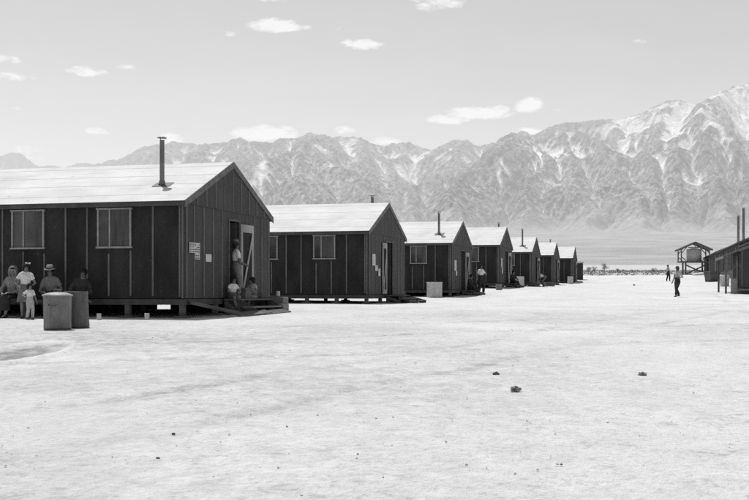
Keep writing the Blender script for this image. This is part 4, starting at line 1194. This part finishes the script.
for s in (-1, 1):
    mb.bar((s*2.3-.05, 0, RH+.12), (-.05, 0, RH+1.16), 3.3, .09, 0, (0, 0, 1)) 
    for y in (-1.45, 1.45): mb.bar((s*2.28-.05, y, RH+.02), (-.05, y, RH+1.05), .09, .16)
mb.build('roof', [M['tower']], tk)
mb = MB(); mb.bar((-.05, -1.5, RH+1.0), (-.05, -1.5, RH+.35), .09, .09); mb.bar((-1.0, -1.5, RH+.40), (.9, -1.5, RH+.40), .07, .12); mb.build('roof_truss', [M['tower']], tk)

# ------------------------------------------------------------------ far trees and brush
def tree(p, w, h, seed, label):
    rd = random.Random(seed)
    root = empty('desert_tree', p, 0, label, 'tree', 'scattered trees beyond the end of the street')
    t = MB()
    t.tube([(0, 0, -.1), (.03*w, 0, h*.3), (-.02*w, .02, h*.6)], [.05*w, .04*w, .02*w], 8)
    cl = []
    for k in range(7):
        a = rd.uniform(0, 6.28); r = rd.uniform(.15, .42)*w; z = rd.uniform(.35, .85)*h
        e = V((r*math.cos(a), r*math.sin(a), z)); cl.append((e, rd.uniform(.16, .28)*w))
        t.tube([(0, 0, h*rd.uniform(.15, .4)), e*.6+V((0, 0, .1*h)), e], [.025*w, .018*w, .008*w], 6)
    t.build('trunk', [M['bark']], root)
    c = MB()
    for e, r in cl:
        for k in range(70):
            d = V((rd.gauss(0, 1), rd.gauss(0, 1), rd.gauss(0, .75)))*r*.5
            q = e+d; n = V((rd.gauss(0, 1), rd.gauss(0, 1), rd.gauss(0, 1))).normalized(); u = n.orthogonal().normalized(); v = n.cross(u)
            s = rd.uniform(.05, .10)*w*.5
            if q.z < 0.02*h: continue
            c.add([q-u*s, q+v*s*.6, q+u*s, q-v*s*.6], [(0, 1, 2, 3)])
    c.build('crown', [M['leaf_pale']], root)
for k, (px, D, w, h, lb) in enumerate([(588, 300, 1.9, 1.7, 'low bushy tree nearest the dark shed at the end of the street'), (594.5, 310, 1.6, 1.9, 'bushy tree between the lowest and the tallest of the far trees'), (604, 300, 2.3, 2.9, 'tallest of the far trees beyond the street end'),
        (617.5, 320, 1.3, 1.3, 'small dark bush right of the tallest far tree'), (623, 330, 1.0, 1.0, 'tiny bush right of the small dark bush'), (633, 340, 1.3, .9, 'low flat bush in the middle of the far desert edge'), (654, 320, 1.9, 1.6, 'round bush left of the distant person')]):
    tree(on_ground(px, D), w, h, k+3, lb)
def brush():
    rd = random.Random(9); c = MB()
    for k in range(1500):
        D = 175+rd.random()**0.8*420; px = rd.uniform(560, 780) if k % 4 else rd.uniform(380, 900)
        P_ = on_ground(px, D); w = rd.uniform(.35, 1.0)*(0.7+D/900)
        for j in range(9):
            q = P_+V((rd.gauss(0, .5)*w, rd.gauss(0, .5)*w, abs(rd.gauss(0, .22))*w)); n = V((rd.gauss(0, 1), rd.gauss(0, 1), rd.gauss(0, .6))).normalized(); u = n.orthogonal().normalized(); v = n.cross(u); s = rd.uniform(.12, .26)*w
            c.add([q-u*s, q+v*s*.6, q+u*s, q-v*s*.6], [(0, 1, 2, 3)])
    tag(c.build('sagebrush', [M['leaf_pale']]), 'low pale sagebrush scattered over the desert beyond the street', 'sagebrush', None, 'stuff')
brush()

# ------------------------------------------------------------------ things lying on the dirt
def stone(px, py, r, label, mat='stone', flat=.55, seed=1):
    # walk the ray down to the ground
    D = next(d for d in np.arange(4, 140, .02) if (HY-py)/F*d <= gnd((px-374.5)/F*d, d))
    p = V(((px-374.5)/F*D, D, gnd((px-374.5)/F*D, D)+r*.22))
    mb = MB(); mb.rock((0, 0, 0), r, 0, seed, flat); o = mb.build('stone', [M[mat]], None, p)
    return tag(o, label, 'stone', 'loose stones on the dirt'), D, p
stone(496, 374.5, .036, 'dark flat stone in the middle of the dirt, nearest the dry clump', seed=2)
stone(158, 459, .013, 'dark small stone lowest at left in the foreground', seed=3)
stone(173.5, 434.5, .015, 'dark small stone left of centre, the upper of the pair in the foreground', seed=4)
stone(634, 285.5, .13, 'dark lump lying far up the street', seed=5)
stone(287, 427, .009, 'tiny dark pebble on the dirt left of the frame centre', seed=9)
def weed(px, py, w, label, seed):
    D = next(d for d in np.arange(4, 140, .02) if (HY-py)/F*d <= gnd((px-374.5)/F*d, d))
    rd = random.Random(seed)
    p = V(((px-374.5)/F*D, D, gnd((px-374.5)/F*D, D)-.005))
    root = empty('dry_weed', p, 0, label, 'weed', 'dry weeds on the dirt')
    s = MB(); l = MB()
    for k in range(60):
        a = rd.uniform(0, 6.28); r = rd.uniform(.05, 1)*w*.5; h = rd.uniform(.08, .36)*w*(1.15-r/w)
        e = V((r*math.cos(a), r*math.sin(a), h)); s.tube([(0, 0, 0), e*.5+V((0, 0, h*.35)), e], [.0022, .0018, .001], 5)
        for j in range(14):
            q = e*rd.uniform(.25, 1.05)+V((rd.gauss(0, .008), rd.gauss(0, .008), rd.gauss(0.004, .006))); n = V((rd.gauss(0, 1), rd.gauss(0, 1), rd.gauss(0, 1))).normalized(); u = n.orthogonal().normalized(); v = n.cross(u); z = rd.uniform(.006, .013)
            l.add([q-u*z, q+v*z*.5, q+u*z, q-v*z*.5], [(0, 1, 2, 3)])
    s.build('stem', [M['leaf']], root); l.build('foliage', [M['leaf']], root)
weed(516, 391, .125, 'dry dark weed clump on the dirt right of the flat stone', 3)
weed(642.5, 376, .10, 'flat dry weed tuft on the right side of the dirt', 4)
def gravel():
    rd = random.Random(4); mb = MB()
    for k in range(650):
        D = 5.5+rd.random()**1.6*60; px = rd.uniform(-40, 790)
        X = (px-374.5)/F*D; r = rd.choice((.003, .004, .005, .006, .009))*(1+D/30)
        z = gnd(X, D)+r*.2
        vs = [V((X, D, z))+V((math.cos(a)*r*rd.uniform(.7, 1.3), math.sin(a)*r*rd.uniform(.7, 1.3), rd.uniform(-.1, .2)*r)) for a in (0, 1.25, 2.5, 3.8, 5.0)]
        top = V((X+rd.uniform(-.3, .3)*r, D, z+r*rd.uniform(.4, .9)))
        mb.add(vs+[top], [(i, (i+1) % 5, 5) for i in range(5)], rd.choice((0, 1, 1, 1, 1)))
    tag(mb.build('gravel', [M['stone'], M['clod']]), 'scattered pebbles and clods on the dusty ground', 'gravel', None, 'stuff')
gravel()

# ------------------------------------------------------------------ sun, sky, clouds
EL = math.radians(69)
AZ = math.atan2(-0.42, 0.90)
S = V((math.sin(AZ)*math.cos(EL), math.cos(AZ)*math.cos(EL), math.sin(EL)))
sun = bpy.data.lights.new('sun', 'SUN'); sun.energy = 4.0; sun.angle = math.radians(0.55); sun.color = (1, 1, 1)
so = bpy.data.objects.new('sun', sun); COL.objects.link(so); so.rotation_euler = S.to_track_quat('Z', 'Y').to_euler(); so.location = (0, 0, 60)

w = bpy.data.worlds.new('World'); scene.world = w; w.use_nodes = True
nt = w.node_tree; bg = nt.nodes['Background']
sky = nt.nodes.new('ShaderNodeTexSky'); sky.sky_type = 'NISHITA'; sky.sun_disc = False
sky.sun_elevation = EL; sky.sun_rotation = AZ
sky.altitude = 1100; sky.dust_density = 1.5
bw = nt.nodes.new('ShaderNodeSeparateColor'); nt.links.new(sky.outputs[0], bw.inputs[0])
def mth(op, a, b=None, c=None, clamp=False):
    n = nt.nodes.new('ShaderNodeMath'); n.operation = op; n.use_clamp = clamp
    for i, v in enumerate((a, b, c)):
        if v is None: continue
        if isinstance(v, (int, float)): n.inputs[i].default_value = v
        else: nt.links.new(v, n.inputs[i])
    return n.outputs[0]
# blue-sensitive film sees mostly the blue of the sky
film = mth('ADD', mth('MULTIPLY', bw.outputs['Blue'], 0.62), mth('ADD', mth('MULTIPLY', bw.outputs['Green'], 0.33), mth('MULTIPLY', bw.outputs['Red'], 0.15)))
tc = nt.nodes.new('ShaderNodeTexCoord'); sx = nt.nodes.new('ShaderNodeSeparateXYZ'); nt.links.new(tc.outputs['Generated'], sx.inputs[0])
az = mth('ARCTAN2', sx.outputs['X'], sx.outputs['Y'])
el = mth('ARCSINE', sx.outputs['Z'])
dirv = tc.outputs['Generated']
mp = nt.nodes.new('ShaderNodeMapping'); mp.inputs['Scale'].default_value = (1, 1, 2.2); nt.links.new(dirv, mp.inputs['Vector'])
nA = noise(nt, mp.outputs[0], 42, 4, 0.62, 0.4)
nB = noise(nt, mp.outputs[0], 150, 2, 0.6)
def amap(px, py):
    v = V(((px-374.5)/F, 1, (HY-py)/F)).normalized(); return math.atan2(v.x, v.y), math.asin(v.z)
clouds = [(87,72,18,5,1.15),(125,68.5,9,3.8,.8),(6,60,13,4,.7),(12,76,20,6,.75),(15,108,6,2.4,.5),(97,131.5,13,3.6,.95),(148,111,5,2.4,.5),(275,26.5,25,7.5,1.25),(231,34,5,3,.6),(364,45.5,19,5.5,1.1),(346,42,9,4,.7),(340,29,8,3.2,.6),(308,28,7,2.6,.5),
          (170,140,12,6,1.2),(265,134.5,33,8.5,1.6),(242,136,11,5,.8),(385,142,18,5.5,1.1),(345,131,12,4.5,1.0),(440,2,28,11,1.1),(272,-1,13,4,.8),(450,120,24,6,1.3),(478,114,31,7,1.6),(497,111,13,5,1.1),(529,106,14,8,1.7),(557,109,7,3,.5),(640,41,9,3.4,.7),(530,133,17,5.5,1.1),(713,40,12,3,.3),(26,155,22,9,.55)]
dens = None
for (px, py, rw, rh, k) in clouds:
    a0, e0 = amap(px, py)
    u = mth('DIVIDE', mth('SUBTRACT', az, a0), rw/F*1.25)
    dv = mth('SUBTRACT', el, e0)
    v = mth('MAXIMUM', mth('DIVIDE', dv, rh/F*1.35), mth('DIVIDE', dv, -rh/F*0.95))
    r2 = mth('ADD', mth('MULTIPLY', u, u), mth('MULTIPLY', v, v))
    d = mth('MULTIPLY', mth('SUBTRACT', 1.0, r2, None, True), k)
    dens = d if dens is None else mth('MAXIMUM', dens, d)
nmix = mth('ADD', mth('MULTIPLY', mth('SUBTRACT', nA, 0.5), 3.0), mth('MULTIPLY', mth('SUBTRACT', nB, 0.5), 1.3))
gate = mth('MULTIPLY', dens, 3.0, None, True)
cl = mth('MULTIPLY', mth('ADD', mth('SUBTRACT', dens, 0.28), nmix), 1.25, None, True)
cl = mth('MULTIPLY', cl, gate)
cl = mth('MULTIPLY', cl, 0.92)
# thin high veil
mv = nt.nodes.new('ShaderNodeMapping'); mv.inputs['Scale'].default_value = (1, 1, 3.5); nt.links.new(dirv, mv.inputs['Vector'])
veil = mth('MULTIPLY', mth('SUBTRACT', noise(nt, mv.outputs[0], 7, 5, 0.6), 0.5), 0.10)
SKYGAIN = 1.22
base = mth('MULTIPLY', film, mth('ADD', veil, SKYGAIN))
mxn = nt.nodes.new('ShaderNodeMix'); mxn.data_type = 'FLOAT'
nt.links.new(cl, mxn.inputs[0]); nt.links.new(base, mxn.inputs[2]); mxn.inputs[3].default_value = 9.6
nt.links.new(mxn.outputs[0], bg.inputs['Color'])
bg.inputs['Strength'].default_value = 0.10

# ------------------------------------------------------------------ camera
cam = bpy.data.cameras.new('camera'); co = bpy.data.objects.new('camera', cam); COL.objects.link(co)
cam.sensor_width = 36; cam.lens = F/749*36; cam.shift_y = (HY-250)/749
co.location = (0, 0, 0); co.rotation_euler = (math.pi/2, 0, 0)
cam.clip_start = 0.1; cam.clip_end = 20000
scene.camera = co
scene.render.engine = 'CYCLES'
scene.cycles.max_bounces = 3; scene.cycles.diffuse_bounces = 2; scene.cycles.glossy_bounces = 1; scene.cycles.transmission_bounces = 0
scene.cycles.use_adaptive_sampling = True; scene.cycles.adaptive_threshold = 0.012; scene.cycles.use_denoising = False
w.cycles.sampling_method = 'MANUAL'; w.cycles.sample_map_resolution = 256
scene.view_settings.view_transform = 'Standard'; scene.view_settings.look = 'None'; scene.view_settings.exposure = 0
